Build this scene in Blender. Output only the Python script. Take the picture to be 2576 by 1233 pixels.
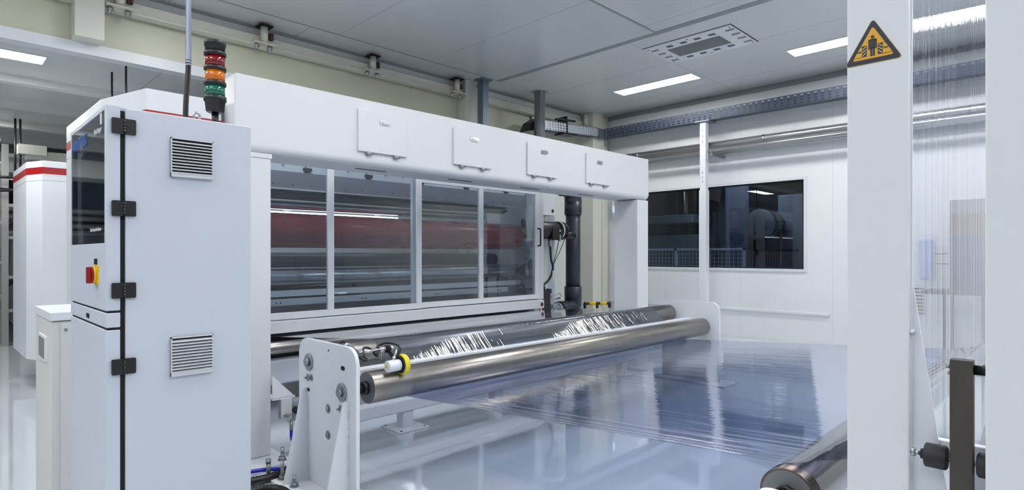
import bpy, bmesh, math, random
from mathutils import Vector, Matrix
random.seed(7)
R = math.radians
S = bpy.context.scene
for o in list(bpy.data.objects): bpy.data.objects.remove(o, do_unlink=True)
C = S.collection
# ------------------------------------------------------------ camera, world, exposure
cd = bpy.data.cameras.new('camera'); cam = bpy.data.objects.new('camera', cd); C.objects.link(cam)
cam.location = (0, 0, 1.5); cam.rotation_euler = (R(90), 0, R(-45))
cd.sensor_width = 36; cd.lens = 1475/2576*36; cd.shift_y = 0.0091; cd.clip_start = 0.02; cd.clip_end = 80
S.camera = cam
w = bpy.data.worlds.new('world'); S.world = w; w.use_nodes = True
w.node_tree.nodes['Background'].inputs[0].default_value = (0.9, 0.95, 1, 1)
w.node_tree.nodes['Background'].inputs[1].default_value = 0.25
S.view_settings.view_transform = 'Standard'; S.view_settings.look = 'None'
S.view_settings.gamma = 1; S.view_settings.use_curve_mapping = False
S.view_settings.exposure = 1.0
S.cycles.use_denoising = True
S.cycles.max_bounces = 8; S.cycles.transparent_max_bounces = 16; S.cycles.diffuse_bounces = 4
S.cycles.sample_clamp_indirect = 6
LAMP = 19.0      # strength of the ceiling light diffusers
# ------------------------------------------------------------ materials
def lin(c): return tuple(((v/255)/12.92 if v/255 <= .04045 else ((v/255+.055)/1.055)**2.4) for v in c)
MATS = {}
class NT:
    def __init__(s, name):
        s.m = bpy.data.materials.new(name); s.m.use_nodes = True
        s.t = s.m.node_tree; s.n = s.t.nodes; s.l = s.t.links; s.n.clear()
        s.out = s.n.new('ShaderNodeOutputMaterial')
    def node(s, typ, **kw):
        n = s.n.new(typ)
        for k, v in kw.items():
            if k.startswith('i_'):
                key = k[2:]; key = int(key) if key.isdigit() else key.replace('_', ' ')
                if hasattr(v, 'is_linked') or isinstance(v, bpy.types.NodeSocket): s.l.new(v, n.inputs[key])
                else: n.inputs[key].default_value = v
            else: setattr(n, k, v)
        return n
    def math(s, op, a, b=None, c=None):
        n = s.n.new('ShaderNodeMath'); n.operation = op
        for i, v in enumerate((a, b, c)):
            if v is None: continue
            if isinstance(v, bpy.types.NodeSocket): s.l.new(v, n.inputs[i])
            else: n.inputs[i].default_value = v
        return n.outputs[0]
    def coord(s): 
        tc = s.n.new('ShaderNodeTexCoord'); return tc.outputs['Object']
    def xyz(s):
        sp = s.n.new('ShaderNodeSeparateXYZ'); s.l.new(s.coord(), sp.inputs[0]); return sp.outputs
    def noise(s, scale=(1,1,1), sc=1.0, det=3, rough=.5):
        mp = s.n.new('ShaderNodeMapping'); mp.inputs['Scale'].default_value = scale
        s.l.new(s.coord(), mp.inputs[0])
        nz = s.n.new('ShaderNodeTexNoise'); nz.inputs['Scale'].default_value = sc; nz.inputs['Detail'].default_value = det
        nz.inputs['Roughness'].default_value = rough
        s.l.new(mp.outputs[0], nz.inputs['Vector']); return nz.outputs['Fac']
def mat(name, rgb, rough=.5, metal=0., spec=.5, var=.04, nscale=(3,3,3), bump=0, bscale=(60,60,60), coat=0, rvar=.08, trans=0, emit=0):
    if name in MATS: return MATS[name]
    k = NT(name); col = lin(rgb)
    b = k.node('ShaderNodeBsdfPrincipled')
    nz = k.noise(nscale, 1, 4)
    mx = k.node('ShaderNodeMix', data_type='RGBA'); mx.inputs[6].default_value = tuple(c*(1-var) for c in col)+(1,)
    mx.inputs[7].default_value = tuple(min(1, c*(1+var)) for c in col)+(1,)
    k.l.new(nz, mx.inputs[0]); k.l.new(mx.outputs[2], b.inputs['Base Color'])
    k.l.new(k.math('MULTIPLY_ADD', nz, rvar, rough-rvar/2), b.inputs['Roughness'])
    b.inputs['Metallic'].default_value = metal; b.inputs['Specular IOR Level'].default_value = spec
    b.inputs['Coat Weight'].default_value = coat; b.inputs['Coat Roughness'].default_value = .08
    b.inputs['Transmission Weight'].default_value = trans
    if emit: b.inputs['Emission Color'].default_value = col+(1,); b.inputs['Emission Strength'].default_value = emit
    if bump:
        bn = k.node('ShaderNodeBump'); bn.inputs['Strength'].default_value = bump; bn.inputs['Distance'].default_value = .002
        k.l.new(k.noise(bscale, 1, 3), bn.inputs['Height']); k.l.new(bn.outputs[0], b.inputs['Normal'])
    k.l.new(b.outputs[0], k.out.inputs[0]); MATS[name] = k.m; return k.m
def seam_mat(name, rgb, rough, axes, width=.006, dark=.55, spec=.5, var=.03):
    """painted sandwich panels with joints; axes: list of (axis index, period, offset)"""
    k = NT(name); col = lin(rgb); xyz = k.xyz()
    b = k.node('ShaderNodeBsdfPrincipled'); nz = k.noise((1.2,1.2,1.2), 1, 4)
    f = None
    for ax, per, off in axes:
        t = k.math('DIVIDE', k.math('SUBTRACT', xyz[ax], off), per)
        d = k.math('ABSOLUTE', k.math('SUBTRACT', k.math('FRACT', k.math('ADD', t, 100.5)), .5))
        g = k.math('LESS_THAN', d, width/2/per); f = g if f is None else k.math('MAXIMUM', f, g)
    mx = k.node('ShaderNodeMix', data_type='RGBA'); mx.inputs[6].default_value = tuple(c*(1-var) for c in col)+(1,)
    mx.inputs[7].default_value = tuple(min(1, c*(1+var)) for c in col)+(1,); k.l.new(nz, mx.inputs[0])
    m2 = k.node('ShaderNodeMix', data_type='RGBA'); k.l.new(f, m2.inputs[0]); k.l.new(mx.outputs[2], m2.inputs[6])
    m2.inputs[7].default_value = tuple(c*dark for c in col)+(1,)
    k.l.new(m2.outputs[2], b.inputs['Base Color']); k.l.new(k.math('MULTIPLY_ADD', nz, .015, rough-.01), b.inputs['Roughness'])
    b.inputs['Specular IOR Level'].default_value = spec
    bn = k.node('ShaderNodeBump'); bn.inputs['Strength'].default_value = .05; bn.inputs['Distance'].default_value = .006
    k.l.new(k.noise((1.5,1.5,1.5), 1, 2), bn.inputs['Height']); k.l.new(bn.outputs[0], b.inputs['Normal'])
    k.l.new(b.outputs[0], k.out.inputs[0]); MATS[name] = k.m; return k.m
def clear_mat(name, tint, ior, rough, bumps=(), gl=1.0, haze=0.0, hazecol=(220,225,235), streak=None):
    """thin clear sheet: Fresnel mix of see-through and mirror; bumps: (scale xyz, strength, distance)"""
    k = NT(name); fr = k.node('ShaderNodeFresnel'); geo = k.node('ShaderNodeNewGeometry')
    k.l.new(k.math('ADD', k.math('MULTIPLY', geo.outputs['Backfacing'], 1/ior-ior), ior), fr.inputs[0])
    tr = k.node('ShaderNodeBsdfTransparent'); tr.inputs[0].default_value = tuple(lin(tint))+(1,)
    g = k.node('ShaderNodeBsdfGlossy'); g.inputs['Roughness'].default_value = rough; g.inputs[0].default_value = (gl,gl,gl,1)
    last = None
    for sc, st, di in bumps:
        bn = k.node('ShaderNodeBump'); bn.inputs['Strength'].default_value = st; bn.inputs['Distance'].default_value = di
        k.l.new(k.noise(sc, 1, 3, .55), bn.inputs['Height'])
        if last is not None: k.l.new(last, bn.inputs['Normal'])
        last = bn.outputs[0]
    if last is not None: k.l.new(last, g.inputs['Normal']); k.l.new(last, fr.inputs['Normal'])
    base = tr.outputs[0]
    if haze:
        df = k.node('ShaderNodeBsdfDiffuse'); df.inputs[0].default_value = tuple(lin(hazecol))+(1,)
        hz = k.node('ShaderNodeMixShader'); hz.inputs[0].default_value = haze
        if streak: k.l.new(k.math('ADD', k.math('MULTIPLY', k.math('POWER', k.math('MULTIPLY', k.noise(streak, 1, 4, .6), 1.4), 9.0), .7), haze), hz.inputs[0])  # pale streaks painted in for the bright lines that film wrinkles throw
        k.l.new(tr.outputs[0], hz.inputs[1]); k.l.new(df.outputs[0], hz.inputs[2]); base = hz.outputs[0]
    ms = k.node('ShaderNodeMixShader'); k.l.new(fr.outputs[0], ms.inputs[0]); k.l.new(base, ms.inputs[1]); k.l.new(g.outputs[0], ms.inputs[2])
    k.l.new(ms.outputs[0], k.out.inputs[0]); MATS[name] = k.m; return k.m
def holes_mat(name, rgb, au, av, pu, pv, fu, fv, metal=.8, rough=.45, ou=0, ov=0):
    k = NT(name); xyz = k.xyz(); col = lin(rgb)
    b = k.node('ShaderNodeBsdfPrincipled'); b.inputs['Base Color'].default_value = col+(1,); b.inputs['Metallic'].default_value = metal; b.inputs['Roughness'].default_value = rough
    tr = k.node('ShaderNodeBsdfTransparent')
    def band(ax, p, f, o): 
        return k.math('LESS_THAN', k.math('ABSOLUTE', k.math('SUBTRACT', k.math('FRACT', k.math('ADD', k.math('DIVIDE', k.math('SUBTRACT', xyz[ax], o), p), 100.0)), .5)), f/2)
    f = k.math('MULTIPLY', band(au, pu, fu, ou), band(av, pv, fv, ov))
    ms = k.node('ShaderNodeMixShader'); k.l.new(f, ms.inputs[0]); k.l.new(b.outputs[0], ms.inputs[1]); k.l.new(tr.outputs[0], ms.inputs[2])
    k.l.new(ms.outputs[0], k.out.inputs[0]); MATS[name] = k.m; return k.m
def emit_mat(name, rgb, st):
    k = NT(name); e = k.node('ShaderNodeEmission'); e.inputs[0].default_value = tuple(lin(rgb))+(1,); e.inputs[1].default_value = st
    k.l.new(e.outputs[0], k.out.inputs[0]); MATS[name] = k.m; return k.m

white = mat('white_powder_coat', (212,215,220), .42, var=.015, rvar=.05, bump=.05, bscale=(300,300,300))
white2 = mat('white_plate_paint', (220,225,231), .38, var=.02)
grey_cab = mat('pale_grey_powder_coat', (189,197,210), .5, var=.02, bump=.06, bscale=(300,300,300))
off = mat('off_white_paint', (208,211,210), .45, var=.02)
cream = mat('cream_wall_paint', (192,194,174), .4, var=.03)
creamlt = mat('cream_steel_paint', (204,206,195), .35, var=.03)
ceilm = seam_mat('ceiling_panels', (204,208,210), .27, [(0,1.46,9.23),(1,2.92,4.44)], .007, .45)
hatchm = seam_mat('hatch_panels', (196,202,206), .25, [(0,1.46,5.22)], .006, .4)
wallm = seam_mat('wall_panels', (222,226,229), .38, [(1,1.46,4.39)], .005, .75)
wallp = mat('wall_paint_plain', (206,210,208), .45, var=.03)
trimg = mat('grey_trim', (140,147,152), .5)
trimw = mat('white_trim', (212,217,222), .35)
rollm = mat('ground_steel_roller', (146,142,138), .30, 1.0, var=.14, nscale=(14,2.5,2.5), rvar=.10, bump=.04, bscale=(400,4,4))
rollend = mat('roller_end_face', (128,130,134), .45, .6, var=.1)
chrome = mat('bright_steel', (200,202,204), .22, 1.0)
zinc = mat('zinc_plated_steel', (160,164,168), .35, .9, var=.12, nscale=(20,20,20))
steelp = mat('stainless_pipe', (196,198,202), .3, .9, var=.1, nscale=(6,6,6))
galv = mat('galvanised_steel', (120,134,150), .45, .6)
darks = mat('dark_mill_steel', (74,70,66), .55, .5, var=.25, nscale=(30,30,18), bump=.2, bscale=(40,40,40))
black = mat('black_plastic', (18,19,24), .4, var=.05)
blackr = mat('black_rubber', (28,28,34), .6, var=.1)
blk = mat('matte_black', (12,12,14), .7)
navy = mat('dark_grey_pvc', (44,50,64), .38, var=.05)
pvcl = mat('light_grey_pvc', (120,130,142), .4)
redm = mat('red_stripe', (158,14,24), .4)
redk = mat('red_knob', (150,22,26), .35)
yel = mat('safety_yellow', (230,190,20), .4)
ylime = mat('yellow_rubber_rim', (226,214,40), .45)
signy = mat('sign_yellow', (214,160,34), .42, var=.02)
signd = mat('sign_dark', (32,38,56), .45, var=.03)
signe = mat('sign_edge', (170,140,70), .5)
redroll = mat('red_rubber_roller', (150,44,52), .28, var=.1, nscale=(3,12,12), coat=.25)
silver = mat('silver_roller', (178,182,186), .24, 1.0, var=.08, nscale=(20,2,2))
slate = mat('dark_slate_roller', (64,67,73), .38, .3, var=.1)
blue = mat('blue_cable', (20,40,190), .35)
bluebin = mat('blue_plastic', (36,50,100), .4)
paleb = mat('pale_blue_plastic', (160,180,225), .4)
bluerefl = mat('blue_reflection', (40,90,170), .8, var=.1, nscale=(20,20,20), bump=.5, bscale=(25,25,25))
screen = mat('monitor_screen', (120,130,138), .35, emit=.12)  # faint glow added so the idle screen shows through the tinted pane
textw = mat('pale_lettering', (200,204,210), .5)
textb = mat('blue_lettering', (40,100,175), .5)
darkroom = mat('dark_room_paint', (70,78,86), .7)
redl = mat('red_lens', (130,10,20), .12, coat=.6, var=.2, nscale=(90,90,3), trans=.2)
ambl = mat('amber_lens', (222,120,14), .12, coat=.6, var=.15, nscale=(90,90,3), trans=.2)
grnl = mat('green_lens', (10,110,84), .12, coat=.6, var=.2, nscale=(90,90,3), trans=.2)
greenw = mat('green_cable', (30,110,70), .4)
brown = mat('brown_cardboard', (86,62,52), .7)
# glossy epoxy floor
k = NT('epoxy_floor'); b = k.node('ShaderNodeBsdfPrincipled'); nz = k.noise((.6,.6,.6), 1, 5)
mx = k.node('ShaderNodeMix', data_type='RGBA'); mx.inputs[6].default_value = lin((200,209,216))+(1,); mx.inputs[7].default_value = lin((212,220,227))+(1,)
k.l.new(nz, mx.inputs[0]); k.l.new(mx.outputs[2], b.inputs['Base Color']); b.inputs['Roughness'].default_value = .04
b.inputs['IOR'].default_value = 2.3; b.inputs['Coat Weight'].default_value = .5; b.inputs['Coat Roughness'].default_value = .04
bn = k.node('ShaderNodeBump'); bn.inputs['Strength'].default_value = .3; bn.inputs['Distance'].default_value = .004
k.l.new(k.noise((2.2,2.2,2.2), 1, 2), bn.inputs['Height']); k.l.new(bn.outputs[0], b.inputs['Normal']); k.l.new(bn.outputs[0], b.inputs['Coat Normal'])
k.l.new(b.outputs[0], k.out.inputs[0]); floorm = k.m
filmh = clear_mat('clear_film_web', (188,199,226), 2.7, .012, [((28,.45,1), .6, .0014), ((9,.25,1), .45, .0025), ((60,1.0,1), .55, .0006), ((1.2,.5,1), .3, .008)])
films = clear_mat('clear_film_taut', (222,228,240), 2.05, .02, [((3,3,3), .2, .002)])
filmw = clear_mat('clear_film_wrinkled', (222,228,240), 2.2, .02, [((17,.8,.8), .9, .010), ((60,.8,.8), .6, .0016)])
filmv = clear_mat('clear_film_upright', (220,225,238), 1.32, .03, [((14,1,.12), .9, .008), ((70,1,.3), .8, .002)], haze=.025, streak=(55,1,.25))
guardg = clear_mat('guard_pane', (232,238,242), 1.5, .01, [((.7,.7,.7), .25, .01)], haze=.03)
winglass = clear_mat('window_pane', (186,194,204), 1.52, .005, [((.4,.4,.4), .1, .01)])
darkglass = clear_mat('tinted_pane', (178,184,192), 1.6, .01)
lampm = emit_mat('lamp_diffuser', (255,252,250), LAMP*1.0)
lampw = emit_mat('lamp_diffuser_soft', (255,252,250), LAMP*.85)
tubem = emit_mat('lamp_tube', (235,244,255), 16)
ledm = emit_mat('small_led', (170,215,255), 2.0)
# ------------------------------------------------------------ geometry helpers (world coordinates)
def box(x0, x1, y0, y1, z0, z1, bev=0, seg=2):
    def f(bm):
        vs = [bm.verts.new((x, y, z)) for x in (x0, x1) for y in (y0, y1) for z in (z0, z1)]
        fs = [bm.faces.new([vs[i] for i in q]) for q in ((0,1,3,2),(4,6,7,5),(0,4,5,1),(2,3,7,6),(0,2,6,4),(1,5,7,3))]
        if bev:
            es = list({e for q in fs for e in q.edges})
            bmesh.ops.bevel(bm, geom=es, offset=bev, segments=seg, affect='EDGES', profile=.5)
    return f
def prism(pts, axis, a0, a1, bev=0):
    """2-D outline pts extruded along axis between a0 and a1. axis x: pts=(y,z); y: (x,z); z: (x,y)"""
    def mk(p, a):
        return {'x': (a, p[0], p[1]), 'y': (p[0], a, p[1]), 'z': (p[0], p[1], a)}[axis]
    def f(bm):
        A = [bm.verts.new(mk(p, a0)) for p in pts]; B = [bm.verts.new(mk(p, a1)) for p in pts]
        fs = [bm.faces.new(A), bm.faces.new(B[::-1])]; n = len(pts)
        for i in range(n): fs.append(bm.faces.new((A[i], B[i], B[(i+1) % n], A[(i+1) % n])))
        if bev:
            es = list(set(fs[0].edges) | set(fs[1].edges))
            bmesh.ops.bevel(bm, geom=es, offset=bev, segments=2, affect='EDGES', profile=.5)
    return f
def rrect(u0, u1, v0, v1, r, corners=(1,1,1,1), n=6):
    """rounded outline; corners: (u0v0, u1v0, u1v1, u0v1)"""
    out = []
    for (cu, cv, a, on, pu, pv) in ((u0+r, v0+r, 180, corners[0], u0, v0), (u1-r, v0+r, 270, corners[1], u1, v0), (u1-r, v1-r, 0, corners[2], u1, v1), (u0+r, v1-r, 90, corners[3], u0, v1)):
        if not on: out.append((pu, pv)); continue
        for i in range(n+1):
            t = R(a+90*i/n); out.append((cu+r*math.cos(t), cv+r*math.sin(t)))
    return out
def frame_of(d):
    d = Vector(d).normalized(); up = Vector((0,0,1)) if abs(d.z) < .9 else Vector((1,0,0))
    a = d.cross(up).normalized(); return a, d.cross(a).normalized()
def cyl(p0, p1, r, n=40, r1=None, cap=True, bev=0):
    p0 = Vector(p0); p1 = Vector(p1); r1 = r if r1 is None else r1
    def f(bm):
        a, b2 = frame_of(p1-p0); d = (p1-p0).normalized(); L = (p1-p0).length
        prof = [(0, r), (L, r1)] if not bev else [(0, r-bev), (bev*.3, r-bev*.3), (bev, r), (L-bev, r1), (L-bev*.3, r1-bev*.3), (L, r1-bev)]
        rings = [[bm.verts.new(p0+d*t+(a*math.cos(2*math.pi*i/n)+b2*math.sin(2*math.pi*i/n))*q) for i in range(n)] for t, q in prof]
        for A, B in zip(rings, rings[1:]):
            for i in range(n):
                q = bm.faces.new((A[i], A[(i+1) % n], B[(i+1) % n], B[i])); q.smooth = True
        if cap: bm.faces.new(rings[0][::-1]); bm.faces.new(rings[-1])
    return f
def lathe(p0, d, prof, n=40):
    """profile (distance along d, radius)"""
    p0 = Vector(p0); d = Vector(d).normalized()
    def f(bm):
        a, b2 = frame_of(d)
        rings = [[bm.verts.new(p0+d*t+(a*math.cos(2*math.pi*i/n)+b2*math.sin(2*math.pi*i/n))*max(q, 1e-4)) for i in range(n)] for t, q in prof]
        for A, B in zip(rings, rings[1:]):
            for i in range(n):
                q = bm.faces.new((A[i], A[(i+1) % n], B[(i+1) % n], B[i])); q.smooth = True
        bm.faces.new(rings[0][::-1]); bm.faces.new(rings[-1])
    return f
def smooth_path(pts, k=6):
    pts = [Vector(p) for p in pts]; P = [pts[0]*2-pts[1]]+pts+[pts[-1]*2-pts[-2]]; out = []
    for i in range(1, len(P)-2):
        for j in range(k):
            t = j/k; a, b_, c, d = P[i-1], P[i], P[i+1], P[i+2]
            out.append(.5*((2*b_)+(c-a)*t+(2*a-5*b_+4*c-d)*t*t+(3*b_-a-3*c+d)*t**3))
    out.append(pts[-1]); return out
def tube(pts, r, n=12, sm=True, ribs=0, k=6):
    path = smooth_path(pts, k) if sm and len(pts) > 2 else [Vector(p) for p in pts]
    if ribs:
        fine = []
        for A, B in zip(path, path[1:]):
            m = max(1, int((B-A).length/ribs)); fine += [A+(B-A)*i/m for i in range(m)]
        fine.append(path[-1]); path = fine
    def f(bm):
        rings = []; a = None
        for i, p in enumerate(path):
            d = (path[min(i+1, len(path)-1)]-path[max(i-1, 0)]).normalized()
            if a is None: a, b2 = frame_of(d)
            else: a = (a-d*a.dot(d)).normalized(); b2 = d.cross(a)
            rr = r*(1 if not ribs or i % 2 else .82)
            rings.append([bm.verts.new(p+(a*math.cos(2*math.pi*j/n)+b2*math.sin(2*math.pi*j/n))*rr) for j in range(n)])
        for A, B in zip(rings, rings[1:]):
            for j in range(n):
                q = bm.faces.new((A[j], A[(j+1) % n], B[(j+1) % n], B[j])); q.smooth = True
        bm.faces.new(rings[0][::-1]); bm.faces.new(rings[-1])
    return f
def hexa(p, d, r, h):
    return cyl(p, Vector(p)+Vector(d).normalized()*h, r, 6)
def textg(s, size, origin, u, v, depth=.001, sx=1.0):
    """lettering lying in plane (u right, v up), left-bottom at origin"""
    cu = bpy.data.curves.new('t', 'FONT'); cu.body = s; cu.size = size; cu.extrude = depth/2; cu.resolution_u = 3
    ob = bpy.data.objects.new('t', cu); C.objects.link(ob); bpy.context.view_layer.update()
    me = bpy.data.meshes.new_from_object(ob.evaluated_get(bpy.context.evaluated_depsgraph_get())); bpy.data.objects.remove(ob); bpy.data.curves.remove(cu)
    u = Vector(u); v = Vector(v); nn = u.cross(v); o = Vector(origin)
    def f(bm):
        b3 = bmesh.new(); b3.from_mesh(me)
        for q in b3.verts: q.co = o+u*q.co.x*sx+v*q.co.y+nn*q.co.z
        t = bpy.data.meshes.new('t'); b3.to_mesh(t); b3.free(); bm.from_mesh(t)
    return f
# ------------------------------------------------------------ object helpers
def thing(name, label, cat, loc=(0,0,0), group=None):
    o = bpy.data.objects.new(name, None); C.objects.link(o); o.location = loc; o.empty_display_size = .05
    o['label'] = label; o['category'] = cat
    if group: o['group'] = group
    return o
ROOT = {}
def part(parent, name, m, *geoms, label=None, shade=None):
    me = bpy.data.meshes.new(name); bm = bmesh.new()
    for g in geoms: g(bm)
    bmesh.ops.recalc_face_normals(bm, faces=bm.faces)
    o0 = Vector((0,0,0)); p = parent
    while p is not None: o0 = o0+Vector(p.location); p = p.parent
    bmesh.ops.translate(bm, verts=bm.verts, vec=-o0)
    bm.to_mesh(me); bm.free(); me.materials.append(m)
    o = bpy.data.objects.new(name, me); C.objects.link(o); o.parent = parent
    if label: o['label'] = label
    return o
def single(name, label, cat, m, *geoms, loc=(0,0,0), group=None, kind=None):
    o = part(None, name, m, *[(lambda bm, g=g: g(bm)) for g in geoms])
    if loc != (0,0,0):
        for v in o.data.vertices: v.co -= Vector(loc)
        o.location = loc
    if kind: o['kind'] = kind
    else: o['label'] = label; o['category'] = cat
    if group: o['group'] = group
    return o
def struct(name, m, *geoms, parent=None):
    o = part(parent, name, m, *geoms)
    if parent is None: o['kind'] = 'structure'
    return o
def dup(root, loc, label=None):
    def cp(o, par):
        c = o.copy(); C.objects.link(c); c.parent = par
        for ch in list(o.children): cp(ch, c)
        return c
    r = cp(root, None); r.location = loc
    if label: r['label'] = label
    return r
def bolt(parent, p, d, r=.012, name='bolt', washer=True):
    p = Vector(p); d = Vector(d).normalized(); g = []
    if washer: g.append(cyl(p, p+d*.003, r*1.7, 20))
    g += [hexa(p+d*.003, d, r, r*.5)]
    if r < .016: g.append(cyl(p+d*(.003+r*.5), p+d*(.003+r*1.6), r*.5, 12))
    return part(parent, name, zinc, *g)

# ============================================================ the room
CZ = 4.33; WX = 10.0; WY = 7.43
struct('floor', floorm, box(-8, WX+.1, -8, 18, -.1, 0))
struct('ceiling', ceilm, box(-8, WX+.1, -8, WY, CZ, CZ+.1))
WY0, WY1, WZ0, WZ1 = 3.35, 6.5, 1.26, 2.71    # window opening in the right-hand wall
struct('wall_right', wallm, box(WX, WX+.12, -8, WY0, 0, CZ), box(WX, WX+.12, WY1, WY+.1, 0, CZ), box(WX, WX+.12, WY0, WY1, 0, WZ0), box(WX, WX+.12, WY0, WY1, WZ1, CZ))
struct('wall_back', cream, box(-8, WX, WY, WY+.12, 3.69, CZ+.1))
struct('wall_back_lower', wallp, box(2.85, WX, WY, WY+.12, 0, 3.69))
struct('wall_front', wallp, box(-8, WX+.1, -8.1, -8, 0, CZ+.1))
struct('wall_left', wallp, box(-8.1, -8, -8, 18, 0, CZ+.1))
struct('trim_1', trimg, box(WX-.05, WX, -8, WY, CZ-.075, CZ))                 # coving along the right wall
struct('trim_2', trimw, prism([(WX-.04, 0), (WX, 0), (WX, .1), (WX-.012, .1), (WX-.022, .04)], 'y', -8, WY))
struct('trim_3', trimg, box(6.56, 6.66, -8, 6.93, CZ-.006, CZ+.001))        # hatch joints
struct('trim_4', trimg, box(-8, 6.56, 3.98, 4.005, CZ-.006, CZ+.001))
struct('trim_5', trimg, box(-8, 6.56, 6.9, 6.925, CZ-.006, CZ+.001))
struct('trim_6', hatchm, box(-8, 6.56, 4.005, 6.9, CZ-.004, CZ+.001))       # inner field of the ceiling
struct('trim_7', trimg, box(-8, WX, WY-.05, WY, CZ-.03, CZ))
struct('trim_8', off, box(-8, 9.48, WY-.03, WY, 4.19, CZ-.03))
# window
struct('window_1', trimw, box(WX-.02, WX+.13, WY0-.045, WY0, WZ0-.045, WZ1+.045), box(WX-.02, WX+.13, WY1, WY1+.045, WZ0-.045, WZ1+.045),
       box(WX-.02, WX+.13, WY0, WY1, WZ0-.045, WZ0), box(WX-.02, WX+.13, WY0, WY1, WZ1, WZ1+.045))
wo = bpy.data.objects['window_1']
part(wo, 'pane', winglass, box(WX+.05, WX+.058, WY0, WY1, WZ0, WZ1))
part(wo, 'gasket', blk, box(WX-.003, WX+.07, WY0, WY0+.02, WZ0, WZ1), box(WX-.003, WX+.07, WY1-.02, WY1, WZ0, WZ1), box(WX-.003, WX+.07, WY0+.02, WY1-.02, WZ0, WZ0+.02), box(WX-.003, WX+.07, WY0+.02, WY1-.02, WZ1-.02, WZ1))
# dark neighbouring room
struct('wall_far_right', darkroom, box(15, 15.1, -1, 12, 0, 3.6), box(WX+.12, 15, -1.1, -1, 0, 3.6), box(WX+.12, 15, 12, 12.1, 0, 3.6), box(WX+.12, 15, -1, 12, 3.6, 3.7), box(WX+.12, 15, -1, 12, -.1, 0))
# annex behind the cream beam (left)
AZ = 3.6
struct('ceiling_annex', ceilm, box(-8, WX, WY+.12, 18, AZ, AZ+.1))
struct('wall_annex_back', darkroom, box(-8, WX, 18, 18.1, 0, CZ))
struct('wall_annex_right', darkroom, box(WX, WX+.1, WY+.1, 18, 0, CZ))
struct('trim_9', trimw, box(-8, 2.85, WY-.02, WY+.14, 3.575, 3.69))
for i, (yy, hh) in enumerate(((8.95, .09), (10.5, .09), (12.1, .1), (13.4, .16), (15.2, .16))):
    struct('trim_%d' % (10+i), off, box(-8, WX, yy, yy+.14, AZ-hh, AZ))
# wall strip (bump rail)
struct('trim_15', trimw, prism([(WX-.035, .53), (WX, .50), (WX, .575), (WX-.035, .56)], 'y', 2.97, 7.2, .004))

# crane rail on the cream wall
t = thing('wall_rail', 'long cream channel rail on brackets under ceiling edge above machine', 'rail', (0, WY, 4.07))
part(t, 'channel', creamlt, box(-8, 6.17, WY-.13, WY-.03, 4.07, 4.19, .004), box(-8, 6.17, WY-.17, WY-.03, 4.055, 4.07))
for i, x in enumerate((-.08, 1.44, 2.94, 4.465, 6.0)):
    part(t, 'bracket', creamlt, cyl((x, WY-.19, 4.075), (x, WY-.19, CZ-.03), .045, 24), box(x-.13, x+.13, WY-.26, WY-.1, 4.07, 4.082))
    part(t, 'cap_plate', blk, box(x-.08, x+.08, WY-.27, WY-.11, CZ-.045, CZ-.03))
    for dx in (-.09, .07): part(t, 'bolt', zinc, cyl((x+dx, WY-.18, 4.0), (x+dx, WY-.18, 4.07), .022, 12), hexa((x+dx, WY-.18, 4.03), (0,0,1), .032, .03))
    part(t, 'clamp', mat('rusty_clamp', (70,40,34), .6), box(x+.07, x+.12, WY-.18, WY-.13, 4.16, 4.24))
t = thing('wall_rail', 'short cream channel rail beside the corner column behind tray', 'rail', (6.6, WY, 4.07))
part(t, 'channel', creamlt, box(6.43, 9.45, WY-.11, WY-.03, 4.07, 4.17, .004), box(6.43, 9.45, WY-.15, WY-.03, 4.055, 4.07))
part(t, 'bracket', creamlt, cyl((9.35, WY-.17, 4.075), (9.35, WY-.17, CZ-.03), .05, 24), box(9.22, 9.45, WY-.24, WY-.1, 4.07, 4.082))
part(t, 'bracket', creamlt, box(7.9, 8.5, WY-.06, WY-.03, 3.86, 4.05, .02), box(8.7, 9.2, WY-.06, WY-.03, 3.86, 4.05, .02))
# columns
single('wall_column', 'cream boxed column on the upper wall above tall cabinet', 'column', creamlt, box(1.05, 1.3, WY-.22, WY, 3.69, CZ, .004), loc=(1.17, WY, 3.69))
single('wall_column', 'cream steel column standing beside galvanised channel behind press', 'column', creamlt, box(6.17, 6.4, WY-.2, WY, 0, CZ, .004), loc=(6.28, WY, 0))
t = thing('corner_column', 'full-height cream H-section column in the far corner', 'column', (9.7, WY-.2, 0))
part(t, 'web_plate', creamlt, box(9.36, 9.66, WY-.34, WY, 0, CZ))
part(t, 'flange', creamlt, box(9.66, 9.95, WY-.28, WY, 0, CZ, .01), box(9.64, 9.67, WY-.37, WY-.28, 0, CZ))
single('galvanised_channel', 'grey galvanised upright channel hanging from the ceiling behind portal', 'channel', galv,
       box(6.34, 6.40, 7.0, 7.13, 0, CZ), box(6.40, 6.46, 7.0, 7.012, 0, CZ), box(6.28, 6.5, 6.95, 7.15, CZ-.02, CZ), loc=(6.37, 7.06, 0))
t = thing('ceiling_pipe', 'polished stainless pipe dropping through ceiling collar behind portal', 'pipe', (7.55, 6.87, 0))
part(t, 'pipe', steelp, cyl((7.55, 6.87, 0), (7.55, 6.87, CZ), .095, 48))
part(t, 'collar', steelp, lathe((7.55, 6.87, CZ-.012), (0,0,1), [(0,.13),(.004,.15),(.012,.15)], 40))

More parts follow.
